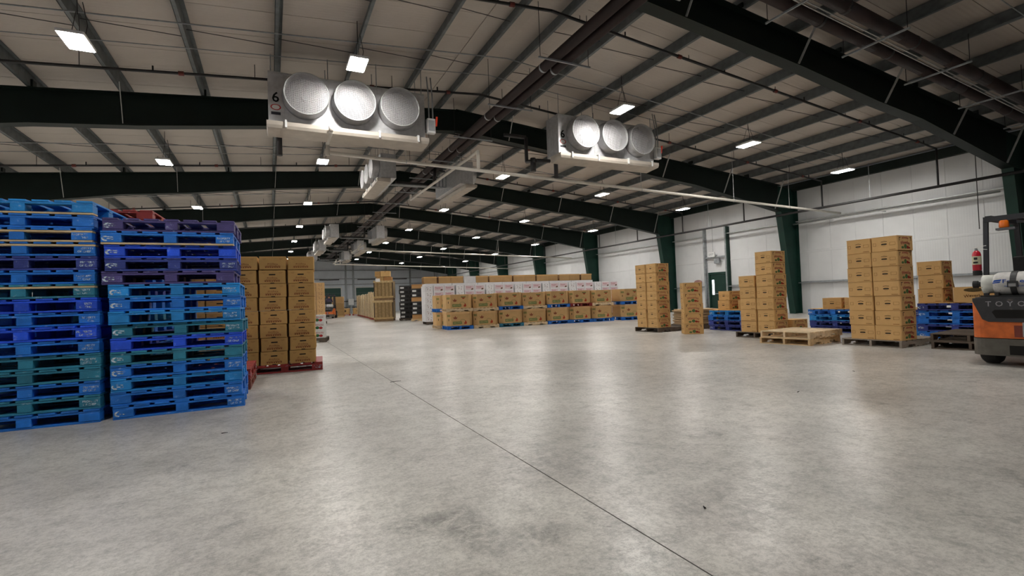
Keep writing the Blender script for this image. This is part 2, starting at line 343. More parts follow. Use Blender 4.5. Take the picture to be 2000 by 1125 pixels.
# rigid frames: tapered columns and rafters with flange braces
RP = [(0, .66), (5.2, .70), (8.0, .80), (10., .80), (15.2, 1.18)]    # distance from ridge, depth of rafter
def depth(d):
    for (a, p), (b, q) in zip(RP, RP[1:]):
        if d <= b: return p+(q-p)*(d-a)/(b-a)
    return RP[-1][1]
def flange(mb, pts, y, w=.28, t=.02):       # pts: polyline in x-z, a flat band of width w in y
    for (xa, za), (xb, zb) in zip(pts, pts[1:]):
        d = Vector((xb-xa, zb-za)).normalized(); n = Vector((-d.y, d.x))*t
        mb.hexa([(xa,y-w/2,za),(xb,y-w/2,zb),(xb,y+w/2,zb),(xa,y+w/2,za)], [(xa+n.x,y-w/2,za+n.y),(xb+n.x,y-w/2,zb+n.y),(xb+n.x,y+w/2,zb+n.y),(xa+n.x,y+w/2,za+n.y)])
def make_frame():
    parts = []
    for s in (-1, 1):
        xe = XW-.01 if s > 0 else XL+.01; E = abs(xe-XR)
        ds = [0, 2.6, 5.2, 8., 10., 12.6, 15.15]
        top = [(XR+s*d, roof(XR+s*d)-.022) for d in ds]; bot = [(XR+s*d, roof(XR+s*d)-depth(d)) for d in ds]
        mb = MB(); mb.prism(top+[(x, z) for x, z in reversed(bot)], 'y', -.006, .006)
        flange(mb, top, 0); flange(mb, bot, 0)
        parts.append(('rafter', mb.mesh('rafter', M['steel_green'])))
        xk = XR+s*15.15; zk = bot[-1][1]; xb = xe-s*.48
        mb = MB(); mb.prism([(xe, 0), (xe, roof(xe)-.03), (xk, roof(xk)-.03), (xk, zk), (xb, 0)], 'y', -.006, .006)
        q = lambda x0, z0, x1, z1: mb.hexa([(x0,-.14,z0),(x1,-.14,z1),(x1,.14,z1),(x0,.14,z0)], [(x0-s*.02,-.14,z0),(x1-s*.02,-.14,z1),(x1-s*.02,.14,z1),(x0-s*.02,.14,z0)])
        q(xe, 0, xe, roof(xe)-.03); q(xb, 0, xk, zk)
        mb.hexa([(xk,-.14,zk-.01),(xe,-.14,zk-.01),(xe,.14,zk-.01),(xk,.14,zk-.01)], [(xk,-.14,zk+.01),(xe,-.14,zk+.01),(xe,.14,zk+.01),(xk,.14,zk+.01)])
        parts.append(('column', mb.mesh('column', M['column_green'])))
        for d in (1.78, 5.03, 8.31, 11.6, 14.75):      # flange braces from the lower flange to the purlins
            x = XR+s*d; z0 = roof(x)-depth(d)+.03
            parts.append(('flange_brace', MB().bar((x, -.13, z0), (x-s*.05, -.62, roof(x)+.02), .05, .012, (1, 0, 0)).mesh('flange_brace', M['galv_light'])))
        for d in (3.41, 6.67, 9.95, 13.2):
            x = XR+s*d; parts.append(('purlin_clip', MB().box(x-.045, x+.045, -.1, .1, roof(x)+.002, roof(x)+.16).mesh('purlin_clip', M['steel_green'])))
    return parts
FRAME = make_frame()
for k, y in enumerate(FY):
    f = thing('steel_frame', 'dark green tapered steel frame, %s' % ['behind the viewer at the front end', 'just behind the viewer', 'nearest one crossing the upper part of the hall',
        'directly behind the two near cooling units', 'second one behind the near cooling units', 'third one behind the near cooling units', 'fourth one behind the near cooling units',
        'fifth one behind the near cooling units', 'sixth one behind the near cooling units', 'last one before the far end wall'][k], None, (0, y, 0), kind='structure')
    for n, me in FRAME: obj(n, me, f)

# ------------------------------------------------------------------ door, exit sign, end wall dock doors
def green_door():
    y0, y1, h = DOOR; d = struct('door_1', MB().box(XW+.0, XW+.05, y0+.13, y1-.13, .01, h-.13).mesh('door_1', M['column_green']), label='dark green steel exit door with narrow window')
    fr = MB().box(XW-.04, XW+.055, y0+.005, y0+.12, 0, h-.005).box(XW-.04, XW+.055, y1-.12, y1-.005, 0, h-.005).box(XW-.04, XW+.055, y0+.12, y1-.12, h-.12, h-.005)
    obj('door_frame', fr.mesh('door_frame', M['column_green']), d)
    obj('window_pane', MB().box(XW-.006, XW-.001, y1-.36, y1-.22, .95, 1.75).mesh('window_pane', M['daylight']), d)
    obj('window_trim', MB().box(XW-.012, XW-.001, y1-.39, y1-.365, .92, 1.78).box(XW-.012, XW-.001, y1-.215, y1-.19, .92, 1.78).mesh('window_trim', M['column_green']), d)
    obj('push_bar', MB().tube((XW-.07, y0+.25, 1.0), (XW-.07, y1-.25, 1.0), .02).box(XW-.08, XW-.001, y0+.22, y0+.3, .95, 1.05).mesh('push_bar', M['galv']), d)
    for y in (y0-.09, y1+.09): trim(MB().box(XW-.2, XW-.002, y-.045, y+.045, 0, 4.6).mesh('jamb_post', M['galv']))
    trim(MB().box(XW-.16, XW-.002, y0-.03, y1+.03, 2.92, 3.0).mesh('header_girt', M['galv']))
    trim(MB().box(XW-.2, XW-.002, y0-.22, y0-.14, 0, 4.5).mesh('green_post', M['column_green']))
    e = thing('exit_sign', 'white exit sign above the green door', 'sign', (XW-.25, 18.98, 2.98), R(-90))
    obj('housing', MB().cbox(-.2, .2, -.03, .03, 0, .26, .01).mesh('housing', M['white']), e)
    obj('lettering', text('EXIT', .16), e, (0, -.032, .13), color=(.35, .37, .35))
    obj('bracket', MB().box(-.02, .02, .03, .1, .1, .16).mesh('bracket', M['galv']), e)
    obj('conduit', MB().tube((.05, .05, .26), (.05, .05, 2.0), .012).mesh('conduit', M['galv']), e)
    l = thing('emergency_light', 'grey box under the exit sign above the door', 'light', (XW-.17, 18.72, 2.62), R(-90))
    obj('housing', MB().cbox(-.17, .17, -.05, .05, 0, .26, .015).mesh('housing', M['galv']), l)
green_door()
tag(obj('wall_sign', MB().lathe([(.001, -.012), (.16, -.012), (.17, 0), (.16, .004), (.001, .004)], 20, 'x').mesh('wall_sign', M['plain']), None, (XW-.25, 20.0, 1.67), color=(.32, .17, .14)), 'reddish round sign on the white wall beside the green door', 'sign').scale = (1, 1.7, .75)

for k, (x0, x1) in enumerate(((5.4, 8.3), (10.2, 13.2))):
    d = struct('door_%d' % (k+2), MB().box(x0, x1, YE-.06, YE-.003, .01, 3.35).mesh('door', M['plain']), label='grey dock door with dark green upper band, %s' % ('behind the far forklift' if k == 0 else 'behind the tall kraft crates'))
    d.color = (.12, .14, .15, 1)
    n = 5
    for i in range(n):
        o = obj('door_panel', MB().cbox(x0+.02, x1-.02, YE-.085, YE-.062, 3.35*i/n+.02, 3.35*(i+1)/n-.01, .004).mesh('door_panel', M['plain']), d)
        o.color = (.012, .07, .05, 1) if i >= 3 else (.16, .18, .19, 1)
    obj('door_frame', MB().box(x0-.12, x0, YE-.12, YE-.003, 0, 3.5).box(x1, x1+.12, YE-.12, YE-.003, 0, 3.5).box(x0, x1, YE-.12, YE-.003, 3.36, 3.5).mesh('door_frame', M['white']), d)
for x in (8.95, 9.9, 14.2, 17.5, 3.2, 0): trim(MB().box(x-.1, x+.1, YE-.2, YE-.003, 0, roof(x)-.05).mesh('end_wall_post', M['galv']))
for z in (3.75, 4.5, 5.6):
    trim(MB().box(-6, XW-1.3, YE-.27, YE-.205, z, z+.1).mesh('end_wall_girt', M['galv']))
for k, x in enumerate((6.9, 11.6, 15.8)):
    tag(obj('dock_seal_hose', MB().path([(x-1.2, YE-.25, 4.45), (x-.6, YE-.25, 4.44), (x, YE-.25, 4.43), (x+.6, YE-.25, 4.44), (x+1.2, YE-.25, 4.45)], .05).mesh('dock_seal_hose', M['rubber']), None),
        'black horizontal rail on the end wall above %s' % ('the far forklift', 'the tall kraft crates', 'the white cartons')[k], 'rail')

# ------------------------------------------------------------------ high-bay lights
def light_parts():
    hs = MB().cbox(-.19, .19, -.33, .33, .0, .05, .02).cbox(-.09, .09, -.2, .2, .05, .1, .015).mesh('housing', M['white'])
    ln = MB().box(-.165, .165, -.305, .305, -.006, -.0005).mesh('lens', M['lens'])
    return hs, ln
HS, LN = light_parts()
ROWS = [(-7.7, 5.27, 'third row left of the ridge'), (-2.82, 5.69, 'second row left of the ridge'), (1.74, 6.12, 'row just left of the ridge'),
        (8.65, 6.12, 'row just right of the ridge'), (13.6, 5.69, 'second row right of the ridge'), (18.5, 5.26, 'row along the white side wall')]
for r, (x, z, nm) in enumerate(ROWS):
    for k, y in enumerate(LY):
        if k == 0 and r not in (1, 2, 3): continue
        if k == 8: continue
        n = k if r not in (1, 2, 3) else k+1
        t = thing('high_bay_light', 'bright rectangular ceiling light, %s from the front in the %s' % (ORD[n], nm), 'light', (x, y, z), 0, 'high-bay ceiling lights')
        obj('housing', HS, t); obj('lens', LN, t)
        top = roof(x)-z
        cb = MB()
        for dy in (-.2, .2): cb.tube((0, dy, .1), (.02, dy*.3, top*.75), .006, 5)
        cb.tube((.02, 0, top*.7), (.02, 0, top+.29), .008, 5).path([(.1, .05, .1), (.14, .05, top*.5), (.08, .05, top+.05)], .007, 5)
        obj('hanger_cable', cb.mesh('hanger_cable', M['pipe_black']), t)

# ------------------------------------------------------------------ pipes below the roof
def roofline(dz, x0, x1): return [(x, roof(x)+dz) for x in sorted({x0, XR, x1} | {x0+(x1-x0)*i/8 for i in range(9)}) if x0 <= x <= x1]
def sprinkler(y, dz, drop, label, coup=True):
    t = thing('sprinkler_pipe', label, 'pipe', (0, y, 0), 0, 'sprinkler branch pipes'); r = .032
    pts = [(x, 0, z) for x, z in roofline(dz, XL+.8, 20.4)]
    mb = MB().path(pts, r, 8)
    if drop: mb.tube(pts[-1], (20.4, 0, 4.45), r, 8)
    obj('pipe', mb.mesh('pipe', M['pipe_black'], True), t)
    if coup:
        for x in (-9.2, -5.5, -1.6, 2.4, 4.4, 6.2, 8.8, 12.2, 16., 19.2):
            z = roof(x)+dz; obj('coupling', MB().tube((x-.05, 0, z+.05*SL*(1 if x > XR else -1)), (x+.05, 0, z-.05*SL*(1 if x > XR else -1)), .047, 10).mesh('coupling', M['pipe_red']), t)
    for x in [XL+1.5+i*3.1 for i in range(10)]:
        z = roof(x)+dz; mb = MB().tube((x, 0, z), (x, 0, roof(x)+.05), .008, 5).tube((x+1.2, 0, roof(x+1.2)+dz), (x+1.2, 0, roof(x+1.2)+dz+.12), .018, 6)
        obj('sprinkler_head', mb.mesh('sprinkler_head', M['pipe_black']), t)
for k in range(8):
    nm = ['nearest bay', 'second bay', 'third bay', 'fourth bay', 'fifth bay', 'sixth bay', 'seventh bay', 'last bay'][k]
    y = 6.76+BAY*k
    sprinkler(y+5.64, -.27, True, 'black sprinkler pipe crossing the roof on the far side of the %s' % nm, k < 3)
    if k < 3: sprinkler(y+1.74, -.07, True, 'black sprinkler pipe crossing the roof on the near side of the %s' % nm, k < 2)
sprinkler(3.2, -.2, True, 'black sprinkler pipe crossing the roof in front of the nearest frame')
t = thing('sprinkler_main', 'long black sprinkler main running along the white side wall', 'pipe')
obj('pipe', MB().tube((20.4, Y0+.3, 4.4), (20.4, YE-.3, 4.4), .05, 10).mesh('pipe', M['pipe_black'], True), t)
for k in range(9):
    obj('hanger', MB().tube((20.4, 3.+BAY*k, 4.45), (20.4, 3.+BAY*k, roof(20.4)), .012, 6).mesh('hanger', M['galv']), t)
t = thing('wall_conduit', 'thin pale conduit fixed along the top of the white wall', 'pipe')
obj('pipe', MB().tube((XW-.45, 7.2, 4.0), (XW-.45, 14.2, 4.0), .03, 8).mesh('pipe', M['galv_light'], True), t)
obj('bracket', MB().box(XW-.45, XW-.2, 10.6, 10.64, 3.96, 3.99).mesh('bracket', M['galv']), t)
for k, y in enumerate(LY[:8]):
    z0 = -.1
    t = thing('light_conduit', 'thin grey conduit feeding the %s row of lights across the hall' % ORD[k+1], 'conduit', (0, y+.12, 0), 0, 'conduits across the roof')
    obj('pipe', MB().path([(x, 0, z) for x, z in roofline(z0, XL+2.5, 19.)], .013, 6).mesh('pipe', M['galv']), t)
    if k < 3:
        obj('second_pipe', MB().path([(x, 1.1, z) for x, z in roofline(-.04, XL+2.5, 19.)], .01, 6).mesh('second_pipe', M['galv']), t)
# insulated refrigerant pipes along the ridge
for i, dx in enumerate((-.14, .14)):
    t = thing('refrigerant_pipe', 'thick dark insulated pipe running under the ridge, %s of the pair' % ('left-hand one' if i == 0 else 'right-hand one'), 'pipe', (5.52+dx, 0, 6.06), 0, 'insulated ridge pipes')
    obj('pipe', MB().tube((0, Y0+1, 0), (0, 56, 0), .105, 14).mesh('pipe', M['pipe_maroon'], True), t)
    for yy in range(-6, 54, 3): obj('band', MB().tube((0, yy, 0), (0, yy+.05, 0), .109, 14).mesh('band', M['galv']), t)
for k in range(22):
    y = -4.3+2.54*k
    t = thing('pipe_hanger', 'steel channel hanger under the ridge pipes, %s from the front' % (ORD[k+1] if k < 17 else '%dth' % (k+1)), 'hanger', (5.52, y, 5.9), 0, 'ridge pipe hangers')
    obj('channel', MB().box(-.62, .62, -.016, .016, 0, .032).mesh('channel', M['galv']), t)
    for s in (-1, 1): obj('rod', MB().tube((s*.58, 0, .02), (s*.58, 0, roof(5.5+.58*s)-5.9+.02), .007, 5).mesh('rod', M['pipe_black']), t)
t = thing('liquid_line', 'pair of thin pipes resting between the insulated ridge pipes', 'pipe', (5.52, 0, 6.0))
for s in (-.02, .03): obj('pipe', MB().tube((s, 0, .13), (s, 50, .13), .013, 6).mesh('pipe', M['galv_light']), t)
# maroon pipes across the hall in front of the nearest frame
for i, y in enumerate((5.25, 5.72)):
    t = thing('cross_pipe', 'dark maroon insulated pipe crossing the roof, %s the nearest frame' % ('further from' if i == 0 else 'closer to'), 'pipe', (0, y, 0), 0, 'maroon cross pipes')
    obj('pipe', MB().path([(x, 0, z) for x, z in roofline(-.42, 5.9, 20.6)], .125, 14).mesh('pipe', M['pipe_maroon'], True), t)
    for x in (7.5, 9.6, 11.9, 14.6, 17.4): obj('band', MB().tube((x, 0, roof(x)-.42), (x+.06, 0, roof(x+.06)-.42), .13, 14).mesh('band', M['pipe_black']), t)
for k, x in enumerate((8.6, 11.0, 13.4, 15.9, 18.4)):
    t = thing('cross_pipe_hanger', 'steel channel hanger under the maroon cross pipes, %s from the ridge' % ORD[k+1], 'hanger', (x, 5.5, roof(x)-.6), 0, 'cross pipe hangers')
    obj('channel', MB().box(-.016, .016, -.62, .62, 0, .032).mesh('channel', M['galv']), t)
    for s in (-1, 1): obj('rod', MB().tube((0, s*.58, .02), (0, s*.58, .62), .007, 5).mesh('rod', M['pipe_black']), t)
t = thing('conduit_bundle', 'two thin pale conduits running between the maroon cross pipes', 'conduit', (0, 5.5, 0))
for s in (-.04, .04): obj('pipe', MB().path([(x, s, z) for x, z in roofline(-.46, 6, 20.6)], .014, 6).mesh('pipe', M['galv_light']), t)
# sag rods between purlins
PX = {s: [XR+s*d for d in (.5, 1.78, 3.41, 5.03, 6.67, 8.31, 9.95, 11.6, 13.2, 14.75)] for s in (-1, 1)}
for k in range(-1, 4):
    for dy in (2.5, 4.6):
        for s in (-1, 1):
            for a, b in zip(PX[s], PX[s][1:]):
                obj('sag_rod', MB().tube((a, 0, roof(a)+.03), (b, 0, roof(b)+.18), .008, 5).mesh('sag_rod', M['pipe_black']), CEIL, (0, 6.76+BAY*k+dy, 0))
# white drain pipes
def drain(y, x0, z0, label, riser=True, branch=None):
    t = thing('drain_pipe', label, 'pipe', (0, y, 0), 0, 'white drain pipes'); r = .045
    z = lambda x: z0-(x-x0)*.0276
    obj('pipe', MB().tube((x0, 0, z0), (XW-.02, 0, z(XW)), r, 10).mesh('pipe', M['pvc'], True), t)
    if riser:
        obj('riser', MB().path([(x0, 0, z0-.04), (x0, 0, z0+.2), (x0, -.85, z0+.24), (x0, -.85, z0+.34)], r, 10).mesh('riser', M['pvc'], True), t)
        obj('elbow', MB().lathe([(.001, -.07), (.055, -.07), (.055, .07), (.001, .07)], 10, 'z', (x0, 0, z0)).mesh('elbow', M['pvc'], True), t)
    if branch:
        xb, zb, yb = branch
        obj('branch', MB().path([(xb, 0, z(xb)), (xb, 0, zb), (xb, yb, zb+.08), (xb, yb, zb+.3)], r, 10).mesh('branch', M['pvc'], True), t)
    for x in (3.2, 10.9, 15.2, 18.3):
        obj('hanger_rod', MB().tube((x, 0, z(x)), (x, 0, roof(x)), .006, 5).lathe([(.05, -.012), (.056, -.012), (.056, .012), (.05, .012)], 10, 'x', (x, 0, z(x))).mesh('hanger_rod', M['galv_light']), t)
drain(12.4, 1.31, 4.78, 'long white drain pipe sloping from the left near cooling unit to the wall', True, (5.2, 5.2, 7.2))
drain(33., 5.2, 4.65, 'white drain pipe crossing to the wall above the white cartons', True, (5.6, 5.0, 6))
drain(44., 5.0, 4.6, 'farthest white drain pipe, crossing above the tall kraft crates', True, (5.4, 4.95, 5))

# ------------------------------------------------------------------ cooling units
def unit_meshes():
    D = {}
    D['cabinet'] = MB().cbox(0, 3.32, 0, .62, 0, 1.07, .012).mesh('cabinet', M['alu'])
    sm = MB()
    for x in (1.18, 2.22): sm.box(x-.006, x+.006, -.004, .0, .02, 1.05)
    sm.box(.02, 3.3, -.012, 0, 1.03, 1.06).box(.3, .306, -.004, 0, .02, 1.03)
    D['seam'] = sm.mesh('seam', M['galv_light'])
    D['shroud'] = MB().lathe([(.46, 0), (.44, -.05), (.425, -.22), (.44, -.27), (.425, -.275), (.405, -.22), (.41, 0)], 32, 'y').mesh('fan_shroud', M['alu'], True)
    D['rim'] = MB().lathe([(.425, -.265), (.442, -.265), (.442, -.29), (.425, -.29)], 32, 'y').mesh('rim', M['galv_light'], True)
    g = MB(); vs = []; n = 32
    for i, (r, y) in enumerate(((.425, -.28), (.3, -.292), (.15, -.299), (.02, -.301))):
        for k in range(n): a = 2*math.pi*k/n; vs.append((r*math.cos(a), y, r*math.sin(a)))
    fs = [(j*n+k, j*n+(k+1) % n, (j+1)*n+(k+1) % n, (j+1)*n+k) for j in range(3) for k in range(n)]+[tuple(range(3*n, 4*n))]
    D['grille'] = g.add(vs, fs).mesh('grille', M['grille'])
    b = MB().tube((0, -.12, 0), (0, -.02, 0), .1, 14)
    for k in range(4):
        a = k*math.pi/2+.3; ca, sa = math.cos(a), math.sin(a); ta = (-sa, ca)
        q = lambda r, w, y: (r*ca+w*ta[0], y, r*sa+w*ta[1])
        b.hexa([q(.08, -.05, -.1), q(.38, -.12, -.11), q(.38, .12, -.04), q(.08, .05, -.04)], [q(.08, -.05, -.09), q(.38, -.12, -.1), q(.38, .12, -.03), q(.08, .05, -.03)])
    D['blades'] = b.mesh('fan_blades', M['rubber'])
    D['back'] = MB().lathe([(.001, -.006), (.41, -.006), (.41, -.001), (.001, -.001)], 24, 'y').mesh('fan_opening', M['dark'])
    pn = MB().hexa([(-.02,-.14,-.16),(3.34,-.14,-.16),(3.34,.36,-.2),(-.02,.36,-.2)], [(-.04,-.16,-.1),(3.36,-.16,-.1),(3.36,.38,-.1),(-.04,.38,-.1)])
    pn.box(-.04, 3.36, -.16, -.14, -.1, -.02).box(-.04, 3.36, .36, .38, -.1, -.02).box(-.04, -.02, -.14, .36, -.1, -.02).box(3.34, 3.36, -.14, .36, -.1, -.02)
    D['pan'] = pn.mesh('drain_pan', M['pan'])
    D['clip'] = MB().box(-.02, .02, -.19, -.16, -.14, .01).box(-.02, .02, -.19, -.0, .002, .012).mesh('pan_clip', M['white'])
    D['sticker'] = MB().lathe([(.001, -.002), (.1, -.002), (.1, -.0005), (.001, -.0005)], 20, 'y').mesh('sticker', M['plain'])
    D['sticker_in'] = MB().lathe([(.001, -.003), (.075, -.003), (.075, -.0021), (.001, -.0021)], 20, 'y').mesh('sticker_face', M['plain'])
    D['strip'] = MB().box(-.09, .09, -.002, -.0005, -.03, .03).mesh('warning_strip', M['plain'])
    D['switch'] = MB().cbox(-.1, .1, -.14, 0, 0, .34, .015).mesh('switch_box', M['white'])
    D['switch_face'] = MB().box(-.07, .07, -.15, -.141, .05, .29).mesh('switch_plate', M['plain'])
    D['lever'] = MB().bar((.125, -.1, .18), (.14, -.12, .4), .035, .03, (0, 1, 0)).mesh('lever', M['plain'])
    D['rod'] = MB().tube((0, 0, 0), (0, 0, 1), .009, 6).mesh('hanger_rod', M['galv'])
    D['conduit'] = MB().path([(0, 0, .34), (0, 0, .9), (0, .1, 1.4)], .016, 6).mesh('conduit', M['galv'])
    return D
UD = unit_meshes()
def cooling_unit(loc, rot, label, detail=True):
    t = thing('cooling_unit', label, 'cooler', loc, rot, 'ceiling cooling units')
    t.scale = (1.054, 1.054, 1.054) if detail else (.85, .8, .74)
    obj('cabinet', UD['cabinet'], t); obj('panel_seam', UD['seam'], t)
    for x in (.72, 1.7, 2.68):
        s = obj('fan_shroud', UD['shroud'], t, (x, 0, .58)); obj('rim', UD['rim'], s); obj('grille', UD['grille'], s)
        obj('fan_blades', UD['blades'], s); obj('fan_opening', UD['back'], s)
    obj('drain_pan', UD['pan'], t)
    for x in (.32, 1.18, 2.22, 3.1): obj('pan_clip', UD['clip'], t, (x, 0, 0))
    for x in (.06, 1.18, 2.22, 3.26):
        for y in (.04, .58):
            o = obj('hanger_rod', UD['rod'], t, (x, y, 1.06)); wx = loc[0]+math.cos(rot)*x-math.sin(rot)*y; o.scale = (1, 1, max(.1, (roof(wx)-loc[2])/t.scale[2]-1.0))
    if detail:
        obj('number', text('6', .3), t, (.14, -.001, .52), color=(.01, .01, .01))
        s = obj('sticker', UD['sticker'], t, (.14, 0, .32), color=(.5, .02, .02)); s.scale = (1, 1, .62); obj('sticker_face', UD['sticker_in'], s, color=(.75, .72, .7))
        obj('warning_strip', UD['strip'], t, (.14, 0, .19), color=(.02, .02, .03))
        s = obj('switch_box', UD['switch'], t, (3.45, .05, .14)); obj('switch_plate', UD['switch_face'], s, color=(.35, .36, .37)); obj('lever', UD['lever'], s, color=(.85, .06, .02))
        obj('conduit', UD['conduit'], t, (3.42, .0, .14)); obj('conduit', UD['conduit'], t, (3.52, .02, .14))
        obj('suction_line', MB().path([(.2, .5, .0), (.2, .5, -.55)], .06, 12).mesh('suction_line', M['pipe_black'], True), t)
cooling_unit((.055, 11.8, 5.167), 0, 'three-fan aluminium cooling unit left of the ridge pipes, facing the viewer')
cooling_unit((7.43, 11.8, 5.21), 0, 'three-fan aluminium cooling unit right of the ridge pipes, facing the viewer')
for k in range(4):
    y = (16.0, 31.0, 38.6, 46.2)[k]; nm = ['first pair', 'second pair', 'third pair', 'fourth pair'][k]
    cooling_unit((3.3, y+2.83, 5.2), R(-90), 'side-on cooling unit left of the ridge, %s behind the near units' % nm, False)
    cooling_unit((6.5, y, 5.2), R(90), 'side-on cooling unit right of the ridge, %s behind the near units' % nm, False)
    t = thing('valve_station', 'cluster of small pipes between the cooling units of the %s' % nm, 'pipes', (5.0, y+1.2, 5.3))
    mb = MB()
    for i in range(4): mb.path([(-1.0, .4*i, .08*i), (.9, .4*i, .08*i), (.9, .4*i, .5+.08*i)], .022, 6)
    obj('pipe_run', mb.mesh('pipe_run', M['galv']), t)
    obj('insulated_pipe', MB().path([(.5, 0, .7), (.5, .2, .1), (-.9, .2, .1)], .06, 10).mesh('insulated_pipe', M['pipe_black'], True), t)
t = thing('black_drop_pipe', 'black insulated pipe looping down beside the right near cooling unit', 'pipe', (7.3, 12.3, 5.2))
obj('pipe', MB().path([(-.9, .9, .85), (-.16, .9, .85), (-.16, .9, .1), (-.16, .3, -.02), (.3, .3, .0)], .055, 10).mesh('pipe', M['pipe_black'], True), t)
obj('trap', MB().path([(-.16, .5, .1), (-.16, .5, -.3)], .085, 12).mesh('trap', M['pipe_black'], True), t)

# ------------------------------------------------------------------ pallets
def pallet_meshes():
    P = {}
    P['deck'] = MB().cbox(-.068, .068, -.51, .51, 0, .02, .004).mesh('deck_board', M['paint'])
    P['string'] = MB().cbox(-.61, .61, -.05, .05, 0, .021, .003).mesh('stringer_board', M['paint'])
    P['blk'] = MB().cbox(-.088, .088, -.07, .07, 0, .078, .006).mesh('block', M['paint'])
    P['blkc'] = MB().cbox(-.058, .058, -.07, .07, 0, .078, .006).mesh('block', M['paint'])
    P['bot'] = MB().cbox(-.61, .61, -.065, .065, 0, .02, .004).mesh('bottom_board', M['paint'])
    cr = [(.05*math.cos(R(100+i*20)), .03*math.sin(R(100+i*20))) for i in range(9)]+[(.008+.036*math.cos(R(260-i*20)), .017*math.sin(R(260-i*20))) for i in range(9)]
    P['logo'] = MB().prism(cr, 'y', -.0008, 0).prism([(-.005, -.006), (.05, -.012), (.055, -.002), (-.005, .005)], 'y', -.0008, 0).prism([(.0, .014), (.05, .01), (.05, .018), (.0, .022)], 'y', -.0008, 0).mesh('stencil_logo', M['stencil'])
    nt = [(-.61, 0), (-.40, 0), (-.38, .035), (-.18, .035), (-.16, 0), (.16, 0), (.18, .035), (.38, .035), (.40, 0), (.61, 0), (.61, .095), (-.61, .095)]
    P['nstr'] = MB().prism(nt, 'y', -.019, .019).mesh('notched_stringer', M['wood'])
    P['wdeck'] = MB().cbox(-.065, .065, -.508, .508, 0, .017, .003).mesh('deck_board', M['wood'])
    return P
PL = pallet_meshes()
BL = {'blue': (.010, .16, .60), 'cyan': (.012, .23, .62), 'royal': (.012, .08, .68), 'teal': (.02, .19, .30), 'purple': (.07, .055, .20), 'navy': (.03, .05, .26), 'red': (.30, .025, .02), 'brown': (.22, .06, .04)}
WD = {'wood': (.62, .44, .24), 'pale': (.72, .56, .36), 'dark': (.10, .075, .055), 'grey': (.26, .22, .18), 'redwood': (.33, .07, .045)}
def block_pallet(loc, rot, col, label, group, stencil=True, palewood=0.):
    c = BL[col]; t = thing('pallet', label, 'pallet', loc, rot, group); pale = (.55, .42, .24)
    for i in range(7):
        obj('deck_board', PL['deck'], t, (-.541+i*.1803, 0, .1215), color=jit(c, .18))
    for y in (-.455, 0, .455): obj('stringer_board', PL['string'], t, (0, y, .0995), color=pale if (y < 0 and random.random() < palewood) else jit(c, .15))
    for x, m in ((-.52, 'blk'), (0, 'blkc'), (.52, 'blk')):
        for y in (-.438, 0, .438): obj('block', PL[m], t, (x, y, .021), color=jit(c, .15))
    for y in (-.438, 0, .438): obj('bottom_board', PL['bot'], t, (0, y, 0), color=pale if (y < 0 and random.random() < palewood*.4) else jit(c, .15))
    if stencil:
        w = (.55, .66, .75)
        if random.random() < .8:
            obj('stencil_lettering', text('PROPERTY', .03, 'stencil', width=.13), t, (.52+random.uniform(-.02, .02), -.509, .077), color=w)
            obj('stencil_lettering', text('OF CHEP', .03, 'stencil', width=.11), t, (.52, -.509, .045), color=w)
        if random.random() < .75: obj('stencil_logo', PL['logo'], t, (-.55, -.509, .06), color=w)
    return t
def wood_pallet(loc, rot, col, label, group):
    c = WD[col]; t = thing('pallet', label, 'pallet', loc, rot, group)
    for y in (-.485, 0, .485): obj('notched_stringer', PL['nstr'], t, (0, y, .0175), color=jit(c, .12))
    for i in range(7): obj('deck_board', PL['wdeck'], t, (-.541+i*.1803, 0, .113), color=jit(c, .15))
    for i in (0, 2, 3, 4, 6): obj('bottom_board', PL['wdeck'], t, (-.541+i*.1803, 0, 0), color=jit(c, .15))
    return t
PH, WH = .1425, .1305

# ------------------------------------------------------------------ the two tall blue stacks in front on the left
S1 = 'blue royal teal blue teal blue blue royal blue royal teal blue navy blue blue blue'.split()      # from the floor up
S1 = ['blue', 'teal', 'blue', 'teal', 'teal', 'blue', 'royal', 'blue', 'royal', 'teal', 'blue', 'navy', 'blue', 'blue', 'blue', 'cyan']
S2 = ['blue', 'blue', 'cyan', 'blue', 'teal', 'royal', 'teal', 'cyan', 'blue', 'cyan', 'purple', 'navy', 'royal', 'blue', 'purple']
def ordl(i, n): return 'topmost' if i == n-1 else ('bottom' if i == 0 else ORD[i+1]+' from the floor')
CN = {'blue': 'blue', 'cyan': 'bright blue', 'royal': 'royal blue', 'teal': 'teal blue', 'purple': 'faded purple', 'navy': 'dark blue', 'red': 'red', 'brown': 'red-brown'}
u = Vector((math.cos(R(-1)), math.sin(R(-1)), 0)); v = Vector((-u.y, u.x, 0))
for i, c in enumerate(S1):
    p = Vector((-1.57, 6.55, 0))-u*(.61 + (.02 if i < 9 else .055+.01*math.sin(i*2)))+v*.51
    block_pallet((p.x+random.uniform(-.015, .015), p.y+random.uniform(-.02, .02), i*PH*1.012), R(-3.5+random.uniform(-1, 1)), c,
                 '%s wooden pallet, %s in the taller leftmost pallet stack' % (CN[c], ordl(i, 16)), 'pallets of the leftmost blue stack', palewood=.75 if i in (9, 12, 13, 15) else .05)
for i, c in enumerate(S2):
    p = Vector((-1.50, 6.52, 0))+u*(.585 if i < 10 else .53)+v*.51
    block_pallet((p.x+random.uniform(-.015, .015), p.y+random.uniform(-.02, .02), i*PH), R(-.3+random.uniform(-1.2, 1.2)), c,
                 '%s wooden pallet, %s in the blue stack beside the brown cartons' % (CN[c], ordl(i, 15)), 'pallets of the blue stack beside the cartons', palewood=.03)
